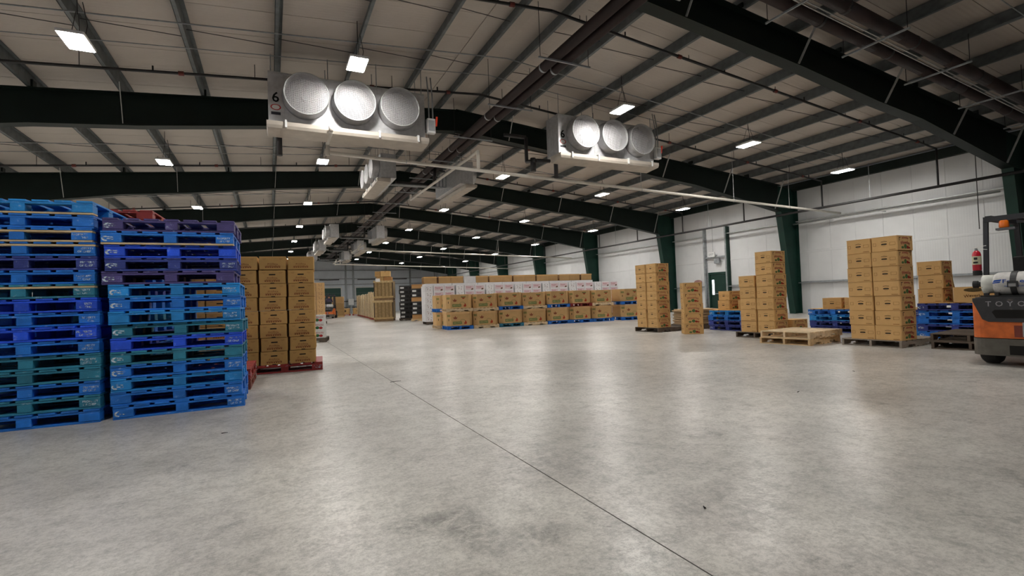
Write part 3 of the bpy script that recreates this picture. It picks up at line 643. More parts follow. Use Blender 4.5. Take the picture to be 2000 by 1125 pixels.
for i in range(17):
    c = ['blue', 'navy', 'blue', 'teal'][i % 4] if i < 15 else ['brown', 'red'][i-15]
    block_pallet((-1.93+random.uniform(-.01, .01), 8.3, i*PH*1.008), R(-3+random.uniform(-1, 1)), c, '%s wooden pallet, %s in the red-topped stack behind the blue stacks' % (CN[c], ordl(i, 17)), 'pallets of the red-topped stack', stencil=i > 13)
for i in range(2):
    block_pallet((-.755, 8.38, i*PH), R(88), 'red' if i else 'brown', '%s pallet, %s of two on the floor behind the blue stack' % (('red', 'upper') if i else ('red-brown', 'lower')), 'pair of red pallets', stencil=True)

# ------------------------------------------------------------------ cartons
def disc(mb, x, z, rx, rz, y=-.001, n=12):
    pts = [(x+rx*math.cos(2*math.pi*i/n), z+rz*math.sin(2*math.pi*i/n)) for i in range(n)]
    return mb.prism(pts, 'y', y, y+.0009)
def rect(mb, x0, x1, z0, z1, y=-.001): return mb.box(x0, x1, y, y+.0009, z0, z1)
KR = (.64, .395, .165); KD = (.48, .29, .12)
RED, GRN, BRN, DRK = (.36, .10, .07), (.10, .17, .06), (.26, .10, .04), (.02, .012, .008)
def field_carton_parts():
    w, d, h = .5, .42, .262; P = []
    P.append(('body', MB().cbox(-w/2, w/2, -d/2, d/2, 0, h, .014).mesh('carton_body', M['kraft']), (0, 0, 0), 0, None))
    P.append(('lid_seam', MB().box(-w/2-.002, w/2+.002, -d/2-.002, d/2+.002, h-.008, h-.004).mesh('lid_seam', M['kraft']), (0, 0, 0), 0, KD))
    f = -d/2-.0015
    P.append(('lettering', text('Weverley', .085, bend=.022, width=.30), (0, f, .14), 0, RED))
    P.append(('small_lettering', text('Weverley', .05, bend=.014, width=.2), (0, f, .225), 0, RED))
    mb = MB(); disc(mb, 0, .07, .045, .04); disc(mb, -.09, .05, .04, .022); P.append(('fruit_emblem', mb.mesh('fruit_emblem', M['ink']), (0, f, 0), 0, GRN))
    mb = MB(); disc(mb, .07, .056, .035, .026); disc(mb, .12, .046, .03, .016); P.append(('fruit_emblem', mb.mesh('fruit_emblem', M['ink']), (0, f, 0), 0, (.30, .03, .02)))
    mb = MB()
    for s in (-1, 1): rect(mb, min(s*.19, s*.145), max(s*.19, s*.145), .222, .232); rect(mb, min(s*.19, s*.178), max(s*.19, s*.178), .17, .223)
    P.append(('corner_slot', mb.mesh('corner_slot', M['dark']), (0, f, 0), 0, None))
    # side face with the hand hole (faces -x)
    mb = MB(); rect(mb, -.036, .036, .115, .135); disc(mb, -.036, .125, .01, .01); disc(mb, .036, .125, .01, .01); P.append(('hand_hole', mb.mesh('hand_hole', M['dark']), (-w/2-.0015, 0, 0), R(-90), None))
    mb = MB()
    for i in range(5): a = -.05+.02*i; rect(mb, a, a+.021, .175-abs(i-2)*.004, .181-abs(i-2)*.004)
    P.append(('handle_arc', mb.mesh('handle_arc', M['ink']), (-w/2-.0015, 0, 0), R(-90), DRK))
    mb = MB()
    rect(mb, -.03, .03, .15, .153); rect(mb, -.025, .025, .095, .098)
    for x0, x1 in ((.09, .18), (-.18, -.13)): rect(mb, x0, x1, .10, .104); rect(mb, x0, x1, .15, .154); rect(mb, x0, x0+.004, .104, .15); rect(mb, x1-.004, x1, .104, .15)
    rect(mb, .08, .18, .02, .03)
    P.append(('stamp', mb.mesh('stamp', M['ink']), (-w/2-.0015, 0, 0), R(-90), (.30, .16, .05)))
    return P
FC = field_carton_parts(); FH = .267
def carton(parts, loc, rot, label, group, col=KR, name='carton', skip=()):
    t = thing(name, label, 'carton', loc, rot, group); c = jit(col, .06)
    for n, me, l, r, pc in parts:
        if n in skip: continue
        obj(n, me, t, l, r, pc if pc else (c if me.materials[0] is M['kraft'] else None))
    return t
def stack(x, y, z0, rot, n, what, group, parts=FC, h=FH, col=KR, jx=.008, ja=1.2):
    for i in range(n):
        t = carton(parts, (x+random.uniform(-jx, jx), y+random.uniform(-jx, jx), z0+i*h), rot+R(random.uniform(-ja, ja)),
               'brown printed carton, %s' % what % ('topmost' if i == n-1 else 'bottom' if i == 0 else ORD[i+1]+' up'), group, col, skip=('small_lettering',) if i % 3 == 1 else ())
        t.scale = (1, 1, h/FH*1.012)
# T4: large double column on a grey pallet
wood_pallet((10.54, 5.29, 0), 0, 'grey', 'grey wooden pallet under the large double column of cartons', 'pallets below the carton columns')
stack(10.2, 4.99, WH, 0, 7, '%s in the near column of the largest carton stack', 'cartons of the largest stack')
stack(10.2, 5.43, WH, 0, 7, '%s in the far column of the largest carton stack', 'cartons of the largest stack')
# T3: tall and short column on a dark pallet
wood_pallet((10.74, 7.88, 0), 0, 'dark', 'dark wooden pallet under one tall and one short carton column', 'pallets below the carton columns')
stack(10.42, 7.60, WH, R(2), 7, '%s in the tall column beside a shorter column', 'cartons of the stepped stack')
stack(10.42, 8.06, WH, R(1), 5, '%s in the short column beside a taller column', 'cartons of the stepped stack')
stack(11.15, 7.62, WH, R(-3), 1, 'alone behind the foot of the tall stepped column%.0s', 'cartons of the stepped stack')
# T1
wood_pallet((10.58, 11.38, 0), 0, 'dark', 'dark wooden pallet under the carton stack nearest the melon bins', 'pallets below the carton columns')
stack(10.24, 11.12, WH, R(-2), 7, '%s in the near column next to the melon bins', 'cartons of the stack by the bins')
stack(10.24, 11.58, WH, R(-1), 7, '%s in the far column next to the melon bins', 'cartons of the stack by the bins')
# T2: single column on the floor
stack(10.31, 9.92, 0, R(-35), 5, '%s in the single column standing on the bare floor', 'cartons of the single column', h=.277)
# two loose wooden pallets
for i in range(2):
    wood_pallet((9.89+.02*i, 6.62-.02*i, i*WH), R(6.6-2*i), 'pale' if i else 'wood', '%s of two bare wooden pallets beside the largest carton stack' % ('upper' if i else 'lower'), 'pair of bare pallets')
wood_pallet((10.88, 4.06, 0), R(8), 'dark', 'lower dark wooden pallet of the pair beside the forklift', 'dark pallets by the forklift')
wood_pallet((10.9, 4.06, WH), R(6), 'dark', 'upper dark wooden pallet of the pair beside the forklift', 'dark pallets by the forklift')

# low blue pallet stacks along the side
def low_stack(x, y, rot, n, where, sheet=True):
    for i in range(n):
        c = random.choice(['blue', 'blue', 'navy', 'cyan'])
        block_pallet((x+random.uniform(-.02, .02), y+random.uniform(-.02, .02), i*PH), R(rot+random.uniform(-1, 1)), c, '%s pallet, %s in the low stack %s' % (CN[c], ordl(i, n), where), 'pallets of the low stack '+where, stencil=True)
    if sheet:
        t = thing('cardboard_sheet', 'flat brown cardboard sheet on the low blue stack '+where, 'cardboard', (x, y, n*PH), R(rot), 'cardboard sheets on blue pallets')
        obj('sheet', MB().cbox(-.6, .6, -.5, .5, 0, .016, .004).mesh('sheet', M['kraft']), t, color=jit(KR, .1))
    return n*PH+(.017 if sheet else 0)
za = low_stack(12.15, 9.95, -88, 4, 'beside the single carton column')
zb = low_stack(13.05, 7.5, -87, 4, 'behind the bare wooden pallets')
zb2 = low_stack(13.0, 6.24, -91, 4, 'behind the largest carton stack')
zc = low_stack(12.75, 5.0, -84, 5, 'right of the largest cartons')
zc2 = low_stack(12.6, 3.72, -86, 5, 'behind the forklift')
stack(12.0, 10.1, za, R(-4), 1, 'upright on the low blue stack by the single column%.0s', 'cartons on the low blue stacks')
stack(12.02, 10.08, za+FH, R(-6), 1, 'second one up on the low blue stack by the single column%.0s', 'cartons on the low blue stacks')
stack(12.1, 9.58, za, R(30), 1, 'turned on the low blue stack below the green door%.0s', 'cartons on the low blue stacks')
stack(12.85, 7.62, zb, R(14), 1, 'on the low blue stack behind the bare wooden pallets%.0s', 'cartons on the low blue stacks')
stack(12.85, 7.05, zb, R(2), 1, 'partly hidden behind the largest carton stack%.0s', 'cartons on the low blue stacks')
stack(12.52, 5.36, zc, R(4), 3, '%s of three on the blue stack right of the largest stack', 'three cartons on the blue stack', h=.285)
def open_carton(loc, rot, label):
    t = thing('open_carton', label, 'carton', loc, rot, 'cartons on the low blue stacks'); c = jit(KR, .05)
    b = MB().box(-.3, .3, -.21, -.2, 0, .3).box(-.3, .3, .2, .21, 0, .3).box(-.3, -.29, -.2, .2, 0, .3).box(.29, .3, -.2, .2, 0, .3).box(-.29, .29, -.2, .2, 0, .01)
    obj('body', b.mesh('carton_body', M['kraft']), t, color=c)
    obj('flap', MB().bar((-.3, 0, .3), (-.33, 0, .52), .3, .005, (1, 0, 0)).mesh('flap', M['kraft']), t, color=c)
    obj('lettering', text('Weverley', .08, bend=.02, width=.3), t, (0, -.2115, .13), color=(.13, .06, .02))
    mb = MB(); disc(mb, 0, .24, .15, .04); obj('fruit_emblem', mb.mesh('fruit_emblem', M['ink']), t, (0, -.2115, 0), color=(.10, .07, .03))
open_carton((12.5, 4.72, zc), R(-72), 'open brown carton with one flap up, on blue pallets behind the gas tank')

# stack of flattened cardboard beside the single column
t0x, t0y = 11.62, 11.2
wood_pallet((t0x+.35, t0y+.15, 0), R(-20), 'dark', 'dark pallet under the pile of flattened cardboard', 'pallets below the carton columns')
for i in range(14):
    o = tag(obj('flattened_carton', MB().cbox(-.55, .55, -.45, .45, 0, .028, .006).mesh('flattened_carton', M['kraft']), None, (t0x+.35+random.uniform(-.03, .03), t0y+.15+random.uniform(-.03, .03), WH+.034*i), R(-20+random.uniform(-5, 5))),
            'flattened brown carton, %s in the pile behind the single column' % ('topmost' if i == 13 else ORD[i+1]+' from the bottom'), 'cardboard', 'pile of flattened cartons'); o.color = (*jit((.5, .36, .22), .3), 1)

# ------------------------------------------------------------------ carton block on the red pallet, left
def hand_carton_parts():
    w, d, h = .415, .40, .226; P = []
    P.append(('body', MB().cbox(-w/2, w/2, -d/2, d/2, 0, h, .008).mesh('carton_body', M['kraft']), (0, 0, 0), 0, None))
    f = -d/2-.0015
    mb = MB(); rect(mb, -.042, .042, .142, .162); disc(mb, -.042, .152, .01, .01); disc(mb, .042, .152, .01, .01)
    P.append(('hand_hole', mb.mesh('hand_hole', M['dark']), (0, f, 0), 0, None))
    mb = MB().prism([(-.036, .001), (.036, .001), (.026, .014), (-.026, .014)], 'y', -.001, 0)
    P.append(('bottom_notch', mb.mesh('bottom_notch', M['dark']), (0, f, 0), 0, None))
    P.append(('lettering', text('Produce', .04, bend=.008, width=.16), (0, f, .1), 0, BRN))
    P.append(('lettering', text('VEGETABLES', .035, bend=.008, width=.24), (0, f, .06), 0, BRN))
    mb = MB()
    for i in range(7): disc(mb, -.105+.035*i, .042, .014, .012)
    P.append(('fruit_emblem', mb.mesh('fruit_emblem', M['ink']), (0, f, 0), 0, BRN))
    mb = MB()
    for s in (-1, 1): rect(mb, s*.13-.03, s*.13+.03, .185, .19); rect(mb, s*.13-.02, s*.13+.02, .172, .176)
    P.append(('stamp', mb.mesh('stamp', M['ink']), (0, f, 0), 0, (.33, .17, .06)))
    return P
HC = hand_carton_parts()
A = R(-5); u = Vector((math.cos(A), math.sin(A), 0)); v = Vector((-u.y, u.x, 0))
pc = Vector((.80, 9.30, 0))-u*.61+v*.51
t = block_pallet(tuple(pc), A, 'red', 'red pallet carrying the block of brown hand-hole cartons', 'red pallets', stencil=True)
HB = .232
for c in range(3):
    for d in range(2):
        for i in range(8):
            p = pc+u*(-.61+.45*c+(.012 if i % 2 else 0))-v*(.29-.43*d)
            lab = 'brown hand-hole carton, %s %s column on the red pallet' % ('top of the' if i == 7 else 'bottom of the' if i == 0 else ORD[i+1]+' up in the', ('left', 'middle', 'right')[c] if d == 0 else ('rear left', 'rear middle', 'rear right')[c])
            carton(HC, (p.x, p.y, PH+i*HB+(.01*random.random() if i == 7 else 0)), A+R(random.uniform(-1.4, 1.4)+(3 if i == 7 and c == 0 else 0)), lab, 'cartons on the red pallet', (.52, .31, .11), skip=('hand_hole', 'bottom_notch') if i == 7 else ())
pd = pc-u*1.42+v*.25
block_pallet(tuple(pd), A, 'red', 'red pallet carrying the half-hidden cartons behind the blue stack', 'red pallets', stencil=False)
for c in range(3):
    for i in range(7):
        p = pd+u*(-.44+.435*c)-v*.29
        carton(HC, (p.x, p.y, PH+i*HB), A+R(random.uniform(-1, 1)), 'brown carton seen through the blue pallets, %s in the %s column' % ('top' if i == 6 else 'bottom' if i == 0 else ORD[i+1]+' up', ('left', 'middle', 'right')[c]), 'half-hidden cartons', (.52, .31, .11))

# ------------------------------------------------------------------ melon bins on pallets
def bin_parts():
    w, d, h = 1.03, 1.0, .545; f = -d/2-.002; P = []
    P.append(('body', MB().cbox(-w/2, w/2, -d/2, d/2, 0, h, .15).mesh('bin_body', M['kraft']), (0, 0, 0), 0, None))
    P.append(('rim', MB().cbox(-w/2-.012, w/2+.012, -d/2-.012, d/2+.012, h-.09, h+.004, .152).mesh('bin_rim', M['kraft']), (0, 0, 0), 0, (.66, .42, .2)))
    mb = MB(); rect(mb, -.30, .06, .06, .17); P.append(('green_panel', mb.mesh('green_panel', M['ink']), (0, f, 0), 0, (.17, .22, .075)))
    P.append(('lettering', text('MELONS', .075, width=.3), (-.12, f-.0012, .115), 0, (.5, .42, .2)))
    mb = MB().prism([(.16, .06), (.235, .055), (.265, .10), (.245, .15), (.21, .21), (.19, .15), (.15, .10)], 'y', -.001, 0); P.append(('red_drop', mb.mesh('red_drop', M['ink']), (0, f, 0), 0, (.48, .07, .03)))
    mb = MB()
    for i in range(7): a = math.pi*i/7; b = math.pi*(i+1)/7; mb.bar((.10+.10*math.cos(a), -.0006, .17+.075*math.sin(a)), (.10+.10*math.cos(b), -.0006, .17+.075*math.sin(b)), .012, .001, (0, 1, 0))
    P.append(('stem_arc', mb.mesh('stem_arc', M['ink']), (0, f, 0), 0, (.2, .25, .09)))
    mb = MB().prism([(-.29, .36), (-.25, .27), (-.14, .27), (-.10, .36), (-.15, .32), (-.195, .39), (-.24, .32)], 'y', -.001, 0); disc(mb, -.195, .30, .04, .04, -.0018); P.append(('basket_emblem', mb.mesh('basket_emblem', M['ink']), (0, f, 0), 0, (.30, .10, .05)))
    mb = MB(); rect(mb, .05, .24, .425, .465); P.append(('logo', mb.mesh('logo', M['ink']), (0, f, 0), 0, (.17, .20, .07)))
    mb = MB().prism([(.08, .42), (.22, .42), (.19, .375), (.15, .36), (.11, .375)], 'y', -.001, 0); P.append(('logo', mb.mesh('logo', M['ink']), (0, f, 0), 0, (.42, .09, .04)))
    # chamfered corner panel with slot
    q = .15-.5*.15; cx, cy = -w/2+.075-.0015, -d/2+.075-.0015
    mb = MB(); rect(mb, -.012, .012, .20, .28); P.append(('hand_slot', mb.mesh('hand_slot', M['dark']), (cx, cy, 0), R(-45), None))
    mb = MB(); rect(mb, -.07, .07, .36, .44); P.append(('corner_print', mb.mesh('corner_print', M['ink']), (cx, cy, 0), R(-45), (.26, .24, .09)))
    return P
BP = bin_parts()
def bin_column(x, y, rot, cols, nm, rimtop=False):
    z = 0
    for lv in (0, 1):
        c = cols[lv]; g = 'pallets under the melon bins'; lab = '%s pallet under the %s of the %s' % (CN.get(c, 'pale wooden' if c == 'wood' else c), ('lower', 'upper')[lv]+' bin', nm)
        q = block_pallet((x, y, z), rot, c, lab, g, stencil=False) if c in BL else wood_pallet((x, y, z), rot, 'pale', lab, g)
        q.scale = (.865, .98, 1); z += (PH if c in BL else WH)+.002
        t = thing('melon_bin', 'large brown eight-sided melon bin, %s of the %s' % (('lower', 'upper')[lv], nm), 'bin', (x, y, z), rot, 'melon bins'); col = jit((.62, .395, .18), .05)
        for n, me, l, r, p in BP:
            if n == 'rim' and lv == 1: continue
            if n == 'logo' and lv == 0: continue
            obj(n, me, t, l, r, p if p else (col if me.materials[0] is M['kraft'] else None))
        z += .55
AB = R(-6); ub = Vector((math.cos(AB), math.sin(AB), 0)); vb = Vector((-ub.y, ub.x, 0))
CB = [('blue', 'wood'), ('wood', 'wood'), ('teal', 'blue'), ('wood', 'wood'), ('blue', 'blue'), ('blue', 'red'), ('blue', 'wood')]
NB = ['first front bin column from the aisle', 'second front bin column from the aisle', 'third front bin column from the aisle', 'fourth front bin column from the aisle', 'fifth front bin column from the aisle', 'sixth front bin column from the aisle', 'last front bin column before the gap']
for i in range(7):
    p = Vector((7.22, 18.2, 0))+ub*(1.07*i-.55)+vb*.51
    bin_column(p.x, p.y, AB+R(random.uniform(-1.5, 1.5)), CB[i], NB[i])
p = Vector((7.22, 18.2, 0))+ub*(1.07*7-.55+.34)+vb*.41; bin_column(p.x, p.y, AB, ('blue', 'blue'), 'bin column right of the gap')
p = Vector((7.22, 18.2, 0))+ub*(1.07*8-.55+.42)+vb*.41; bin_column(p.x, p.y, AB, ('blue', 'blue'), 'bin column half hidden by the carton stack')
p = Vector((7.22, 18.2, 0))+ub*(-.72)+vb*1.72; bin_column(p.x, p.y, AB, ('wood', 'blue'), 'rear bin column at the aisle')
p = Vector((7.22, 18.2, 0))+ub*(.42)+vb*1.72; bin_column(p.x, p.y, AB, ('wood', 'wood'), 'second rear bin column from the aisle')

# ------------------------------------------------------------------ white cartons behind the bins
WHT = (.74, .73, .74)
def white_parts(w, d, h, style):
    P = [('body', MB().cbox(-w/2, w/2, -d/2, d/2, 0, h, .008).mesh('carton_body', M['kraft']), (0, 0, 0), 0, None)]; f = -d/2-.0015
    if style == 'print':
        mb = MB(); rect(mb, -w*.42, w*.42, .05, h-.04); P.append(('label_panel', mb.mesh('label_panel', M['ink']), (0, f, 0), 0, (.66, .52, .55)))
        P.append(('lettering', text('Sweet', .09, width=w*.5, bend=-.01), (-w*.08, f-.0012, h*.6), 0, (.45, .12, .14)))
        mb = MB(); disc(mb, w*.28, .08, .045, .04, -.002); disc(mb, w*.2, .065, .03, .028, -.002); P.append(('fruit_emblem', mb.mesh('fruit_emblem', M['ink']), (0, f, 0), 0, (.13, .07, .03)))
    elif style == 'dots':
        mb = MB()
        for x in (-.09, .09): disc(mb, x, h*.68, .018, .016); disc(mb, x*.7, h*.35, .014, .02)
        P.append(('vent_hole', mb.mesh('vent_hole', M['dark']), (0, f, 0), 0, None))
        mb = MB(); disc(mb, -.05, h*.5, .02, .014); disc(mb, .06, h*.2, .025, .012); P.append(('fruit_emblem', mb.mesh('fruit_emblem', M['ink']), (0, f, 0), 0, (.4, .16, .16)))
    elif style == 'seed':
        P.append(('lettering', text('SEEDLESS', .07, width=w*.7), (0, f, h*.68), 0, (.34, .08, .07)))
        mb = MB(); disc(mb, -.05, h*.33, .06, .045); P.append(('fruit_emblem', mb.mesh('fruit_emblem', M['ink']), (0, f, 0), 0, (.03, .11, .04)))
        mb = MB(); disc(mb, .05, h*.3, .055, .04, -.002); P.append(('fruit_emblem', mb.mesh('fruit_emblem', M['ink']), (0, f, 0), 0, (.36, .03, .03)))
    return P
WP = white_parts(.53, .5, .296, 'print'); WDt = white_parts(.42, .5, .296, 'dots'); WS = white_parts(.36, .36, .235, 'seed')
qa = Vector((6.92, 23.9, 0))
for g in range(7):
    base = qa+ub*(1.6*g+.72)+vb*.5
    wood_pallet((base.x-.1, base.y, 0), AB, 'dark', 'dark pallet under the %s white carton block from the aisle' % ORD[g+1], 'pallets under the white cartons')
    for c, (dx, pr) in enumerate(((-.53, WDt), (-.03, WP), (.51, WP))):
        for i in range(6):
            if g == 0 or i > 2 or True:
                p = base+ub*dx-vb*.25
                carton(pr, (p.x, p.y, WH+.3*i), AB+R(random.uniform(-.8, .8)), 'white carton, %s in %s column, %s white block from the aisle' % ('topmost' if i == 5 else 'bottom' if i == 0 else ORD[i+1], ('narrow', 'middle', 'outer')[c], ORD[g+1]), 'white cartons behind the bins', WHT)
    if g == 0:
        for i in range(6):
            p = base+ub*(-.53)+vb*.27
            carton(white_parts(.42, .5, .296, 'plain'), (p.x, p.y, WH+.3*i), AB, 'white carton, %s in the rear aisle-end column of the first white block' % (ORD[i+1]+' up' if i else 'bottom'), 'white cartons behind the bins', WHT)
# rear row: white blocks with brown trays on top
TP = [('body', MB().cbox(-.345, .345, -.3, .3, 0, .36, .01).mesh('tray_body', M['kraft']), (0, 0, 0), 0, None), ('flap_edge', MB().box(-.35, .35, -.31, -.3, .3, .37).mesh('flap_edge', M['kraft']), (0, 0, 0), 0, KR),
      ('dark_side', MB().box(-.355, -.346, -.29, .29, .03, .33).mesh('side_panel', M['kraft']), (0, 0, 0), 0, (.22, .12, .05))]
WB = [('body', MB().cbox(-.72, .72, -.5, .5, 0, 2.02, .02).mesh('wrapped_load', M['kraft']), (0, 0, 0), 0, None)]
for g in range(7):
    p = qa+ub*(1.42*g+.95)+vb*1.75
    t = thing('wrapped_load', 'white wrapped pallet load in the rear row, %s from the aisle' % ORD[g+1], 'load', (p.x, p.y, 0), AB, 'rear white loads')
    for i in range(6): obj('layer', MB().cbox(-.70, .70, -.5, .5, .13+.325*i, .13+.325*(i+1)-.006, .015).mesh('layer', M['kraft']), t, color=WHT)
    obj('pallet_base', MB().box(-.6, .6, -.5, -.4, 0, .128).box(-.6, .6, .4, .5, 0, .128).mesh('pallet_base', M['wood']), t, color=WD['dark'])
    n = (2, 1, 2, 2, 2, 2, 2)[g]
    for k in range(n):
        q = p+ub*((-.40+.80*k) if n == 2 else -.38)
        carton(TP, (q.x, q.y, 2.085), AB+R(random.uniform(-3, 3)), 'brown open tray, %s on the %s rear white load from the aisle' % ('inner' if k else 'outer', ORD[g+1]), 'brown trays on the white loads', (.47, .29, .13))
    if n == 1:
        q = p+ub*.37; carton(white_parts(.7, .6, .36, 'plain'), (q.x, q.y, 2.085), AB, 'plain white carton among the brown trays on the rear loads', 'brown trays on the white loads', WHT)

# white cartons by the left block
wood_pallet((1.02, 16.85, 0), R(-10), 'dark', 'dark pallet under the white seedless cartons', 'pallets under the white cartons')
for c in range(3):
    for i in range(3):
        carton(WS, (1.36-.38*c, 16.5+.07*c, WH+.24*i), R(-10), 'white seedless carton, %s in the %s column beside the brown block' % (('bottom', 'middle', 'top')[i], ('right', 'centre', 'left')[c]), 'white seedless cartons', (.62, .62, .6))
DC = white_parts(.5, .5, .27, 'dots')
wood_pallet((2.6, 33.5, 0), R(-6), 'dark', 'dark pallet under the distant dotted carton stack', 'pallets under far stacks')
for c in range(2):
    for i in range(9):
        carton(DC, (2.85-.52*c, 33.3, WH+.272*i), R(-6+random.uniform(-1, 1)), 'distant brown dotted carton, %s in the %s column' % ('bottom' if i == 0 else 'topmost' if i == 8 else ORD[i+1]+' up', ('right', 'left')[c]), 'distant dotted cartons', (.6, .38, .18))

# ------------------------------------------------------------------ tall kraft crates, black crates and board loads behind
def slat_crate(loc, rot, h, label, n=5):
    t = thing('slatted_crate', label, 'crate', loc, rot, 'tall slatted crates'); w, d = 1.16, 1.1
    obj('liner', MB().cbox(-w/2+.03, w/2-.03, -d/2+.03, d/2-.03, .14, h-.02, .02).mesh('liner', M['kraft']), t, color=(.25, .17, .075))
    for s, nm in ((-1, 'f'), (1, 'b')):
        for i in range(n):
            x = -w/2+.12+(w-.24)*i/(n-1); obj('slat', MB().cbox(x-.075, x+.075, min(s*(d/2-.03), s*(d/2-.005)), max(s*(d/2-.03), s*(d/2-.005)), .16, h-.03, .003).mesh('slat', M['wood']), t, color=jit((.33, .22, .10), .15))
    for s in (-1, 1):
        for i in range(4):
            y = -d/2+.14+(d-.28)*i/3; obj('slat', MB().cbox(min(s*(w/2-.03), s*(w/2-.005)), max(s*(w/2-.03), s*(w/2-.005)), y-.1, y+.1, .16, h-.03, .003).mesh('slat', M['wood']), t, color=jit((.36, .25, .12), .15))
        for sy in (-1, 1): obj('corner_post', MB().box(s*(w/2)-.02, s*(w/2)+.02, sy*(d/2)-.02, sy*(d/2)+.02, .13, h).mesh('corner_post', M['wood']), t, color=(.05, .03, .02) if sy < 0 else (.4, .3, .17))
    obj('top_rail', MB().box(-w/2-.03, w/2+.03, -d/2-.045, -d/2-.021, h-.13, h).mesh('top_rail', M['wood']), t, color=(.55, .40, .2))
    obj('bottom_rail', MB().box(-w/2-.03, w/2+.03, -d/2-.045, -d/2-.021, .14, .26).mesh('bottom_rail', M['wood']), t, color=(.45, .30, .13))
    obj('skid', MB().box(-w/2, w/2, -d/2, -d/2+.1, 0, .128).box(-w/2, w/2, d/2-.1, d/2, 0, .128).box(-w/2, w/2, -.05, .05, 0, .128).mesh('skid', M['wood']), t, color=(.22, .13, .06))
KA = R(-20); ku = Vector((math.cos(KA), math.sin(KA), 0)); kv = Vector((-ku.y, ku.x, 0)); kc = Vector((6.62, 32.2, 0))
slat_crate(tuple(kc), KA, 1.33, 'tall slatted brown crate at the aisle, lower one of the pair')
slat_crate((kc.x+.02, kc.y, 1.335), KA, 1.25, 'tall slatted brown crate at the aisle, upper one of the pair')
for i, (dx, z, w, h, c) in enumerate(((-.22, 2.59, .46, .26, KD), (.27, 2.59, .5, .24, (.5, .25, .1)), (-.36, 2.856, .34, .34, KD), (.12, 2.856, .58, .36, (.66, .42, .18)))):
    p = kc+ku*dx
    carton([('body', MB().cbox(-w/2, w/2, -.25, .25, 0, h, .01).mesh('carton_body', M['kraft']), (0, 0, 0), 0, None), ('tape', MB().box(-.03, .03, -.252, .252, h-.1, h+.002).mesh('tape', M['kraft']), (0, 0, 0), 0, KD)],
           (p.x, p.y, z), KA, 'brown box on top of the tall slatted crates, %s' % ('lower left', 'lower right', 'upper left', 'upper right and palest')[i], 'boxes on the tall crates', c)
p = kc-kv*.4-ku*.1
tag(obj('paper_note', MB().box(-.14, .14, -.002, 0, 0, .2).mesh('paper_note', M['plain']), None, (kc.x-kv.x*.6-ku.x*.3, kc.y-kv.y*.6-ku.y*.3, 2.52), KA, (.8, .8, .78)), 'small white paper note on the tall slatted crates', 'note')
# row of board loads with pale corner posts receding along the aisle
def post_load(loc, rot, h, label, pale):
    t = thing('board_load', label, 'load', loc, rot, 'board loads along the aisle')
    obj('pallet_base', MB().box(-.58, .58, -.5, -.36, 0, .13).box(-.58, .58, -.07, .07, 0, .13).box(-.58, .58, .36, .5, 0, .13).mesh('pallet_base', M['wood']), t, color=WD['redwood'])
    for i in range(6):
        x = -.48+.192*i; obj('board_stack', MB().cbox(x-.09, x+.09, -.48, .48, .132, h-random.uniform(0, .06), .01).mesh('board_stack', M['kraft']), t, color=jit((.42, .29, .14), .2))
    for s in (-1, 1):
        for q in (-1, 1): obj('corner_post', MB().bar((s*.585, q*.49, .13), (s*.585, q*.49, h+.06), .07, .03, (1, 0, 0)).mesh('corner_post', M['wood']), t, color=pale)
for i in range(14):
    y = 34.0+1.32*i
    post_load((6.85+.085*(y-33)+random.uniform(-.05, .05), y, 0), R(-6+random.uniform(-2, 2)), 1.93+random.uniform(-.08, .05), 'brown board load with pale corner posts, %s behind the tall crates' % ORD[i+1], (.72, .6, .42))
# black plastic crates on pallets
def black_crate(loc, rot, label, kraft=False):
    t = thing('produce_crate', label, 'crate', loc, rot, 'crates beside the white cartons'); c = (.40, .22, .09) if kraft else (.012, .011, .012)
    w, d, h = 1.1, .95, .255
    obj('body', MB().cbox(-w/2, w/2, -d/2, d/2, 0, h, .03).mesh('crate_body', M['kraft' if kraft else 'plain']), t, color=c)
    if not kraft:
        obj('rim', MB().cbox(-w/2-.01, w/2+.01, -d/2-.01, d/2+.01, h-.04, h, .03).mesh('crate_rim', M['plain']), t, color=(.03, .028, .026))
        obj('label', MB().box(-.5, -.27, -d/2-.013, -d/2-.0105, .06, .17).mesh('crate_label', M['plain']), t, color=(.6, .6, .58))
        for s in (-.1, .15, .4): obj('slot', MB().box(s-.08, s+.08, -d/2-.004, -d/2-.001, .07, .15).mesh('slot', M['dark']), t)
    else: obj('flap', MB().box(-w/2, w/2, -d/2-.005, -d/2-.001, h-.06, h).mesh('flap', M['kraft']), t, color=(.33, .18, .07))
dc = Vector((8.35, 29.75, 0))
wood_pallet(tuple(dc), R(-18), 'wood', 'wooden pallet under the black produce crates', 'pallets under far stacks')
for i in range(8):
    black_crate((dc.x+random.uniform(-.02, .02), dc.y, WH+.262*i), R(-18+random.uniform(-1.5, 1.5)), '%s produce crate, %s in the stack beside the white cartons' % ('brown cardboard' if i in (0, 4, 7) else 'black plastic', 'bottom' if i == 0 else 'topmost' if i == 7 else ORD[i+1]+' up'), i in (0, 4, 7))
wood_pallet((8.05, 31.7, 0), R(-12), 'dark', 'dark pallet under the rear black crates', 'pallets under far stacks')
for i in range(8):
    black_crate((8.05+random.uniform(-.03, .03), 31.7, WH+.262*i), R(-12+random.uniform(-2, 2)), 'black plastic crate, %s in the rear stack beside the tall slatted crates' % ('bottom' if i == 0 else 'topmost' if i == 7 else ORD[i+1]+' up'), False)
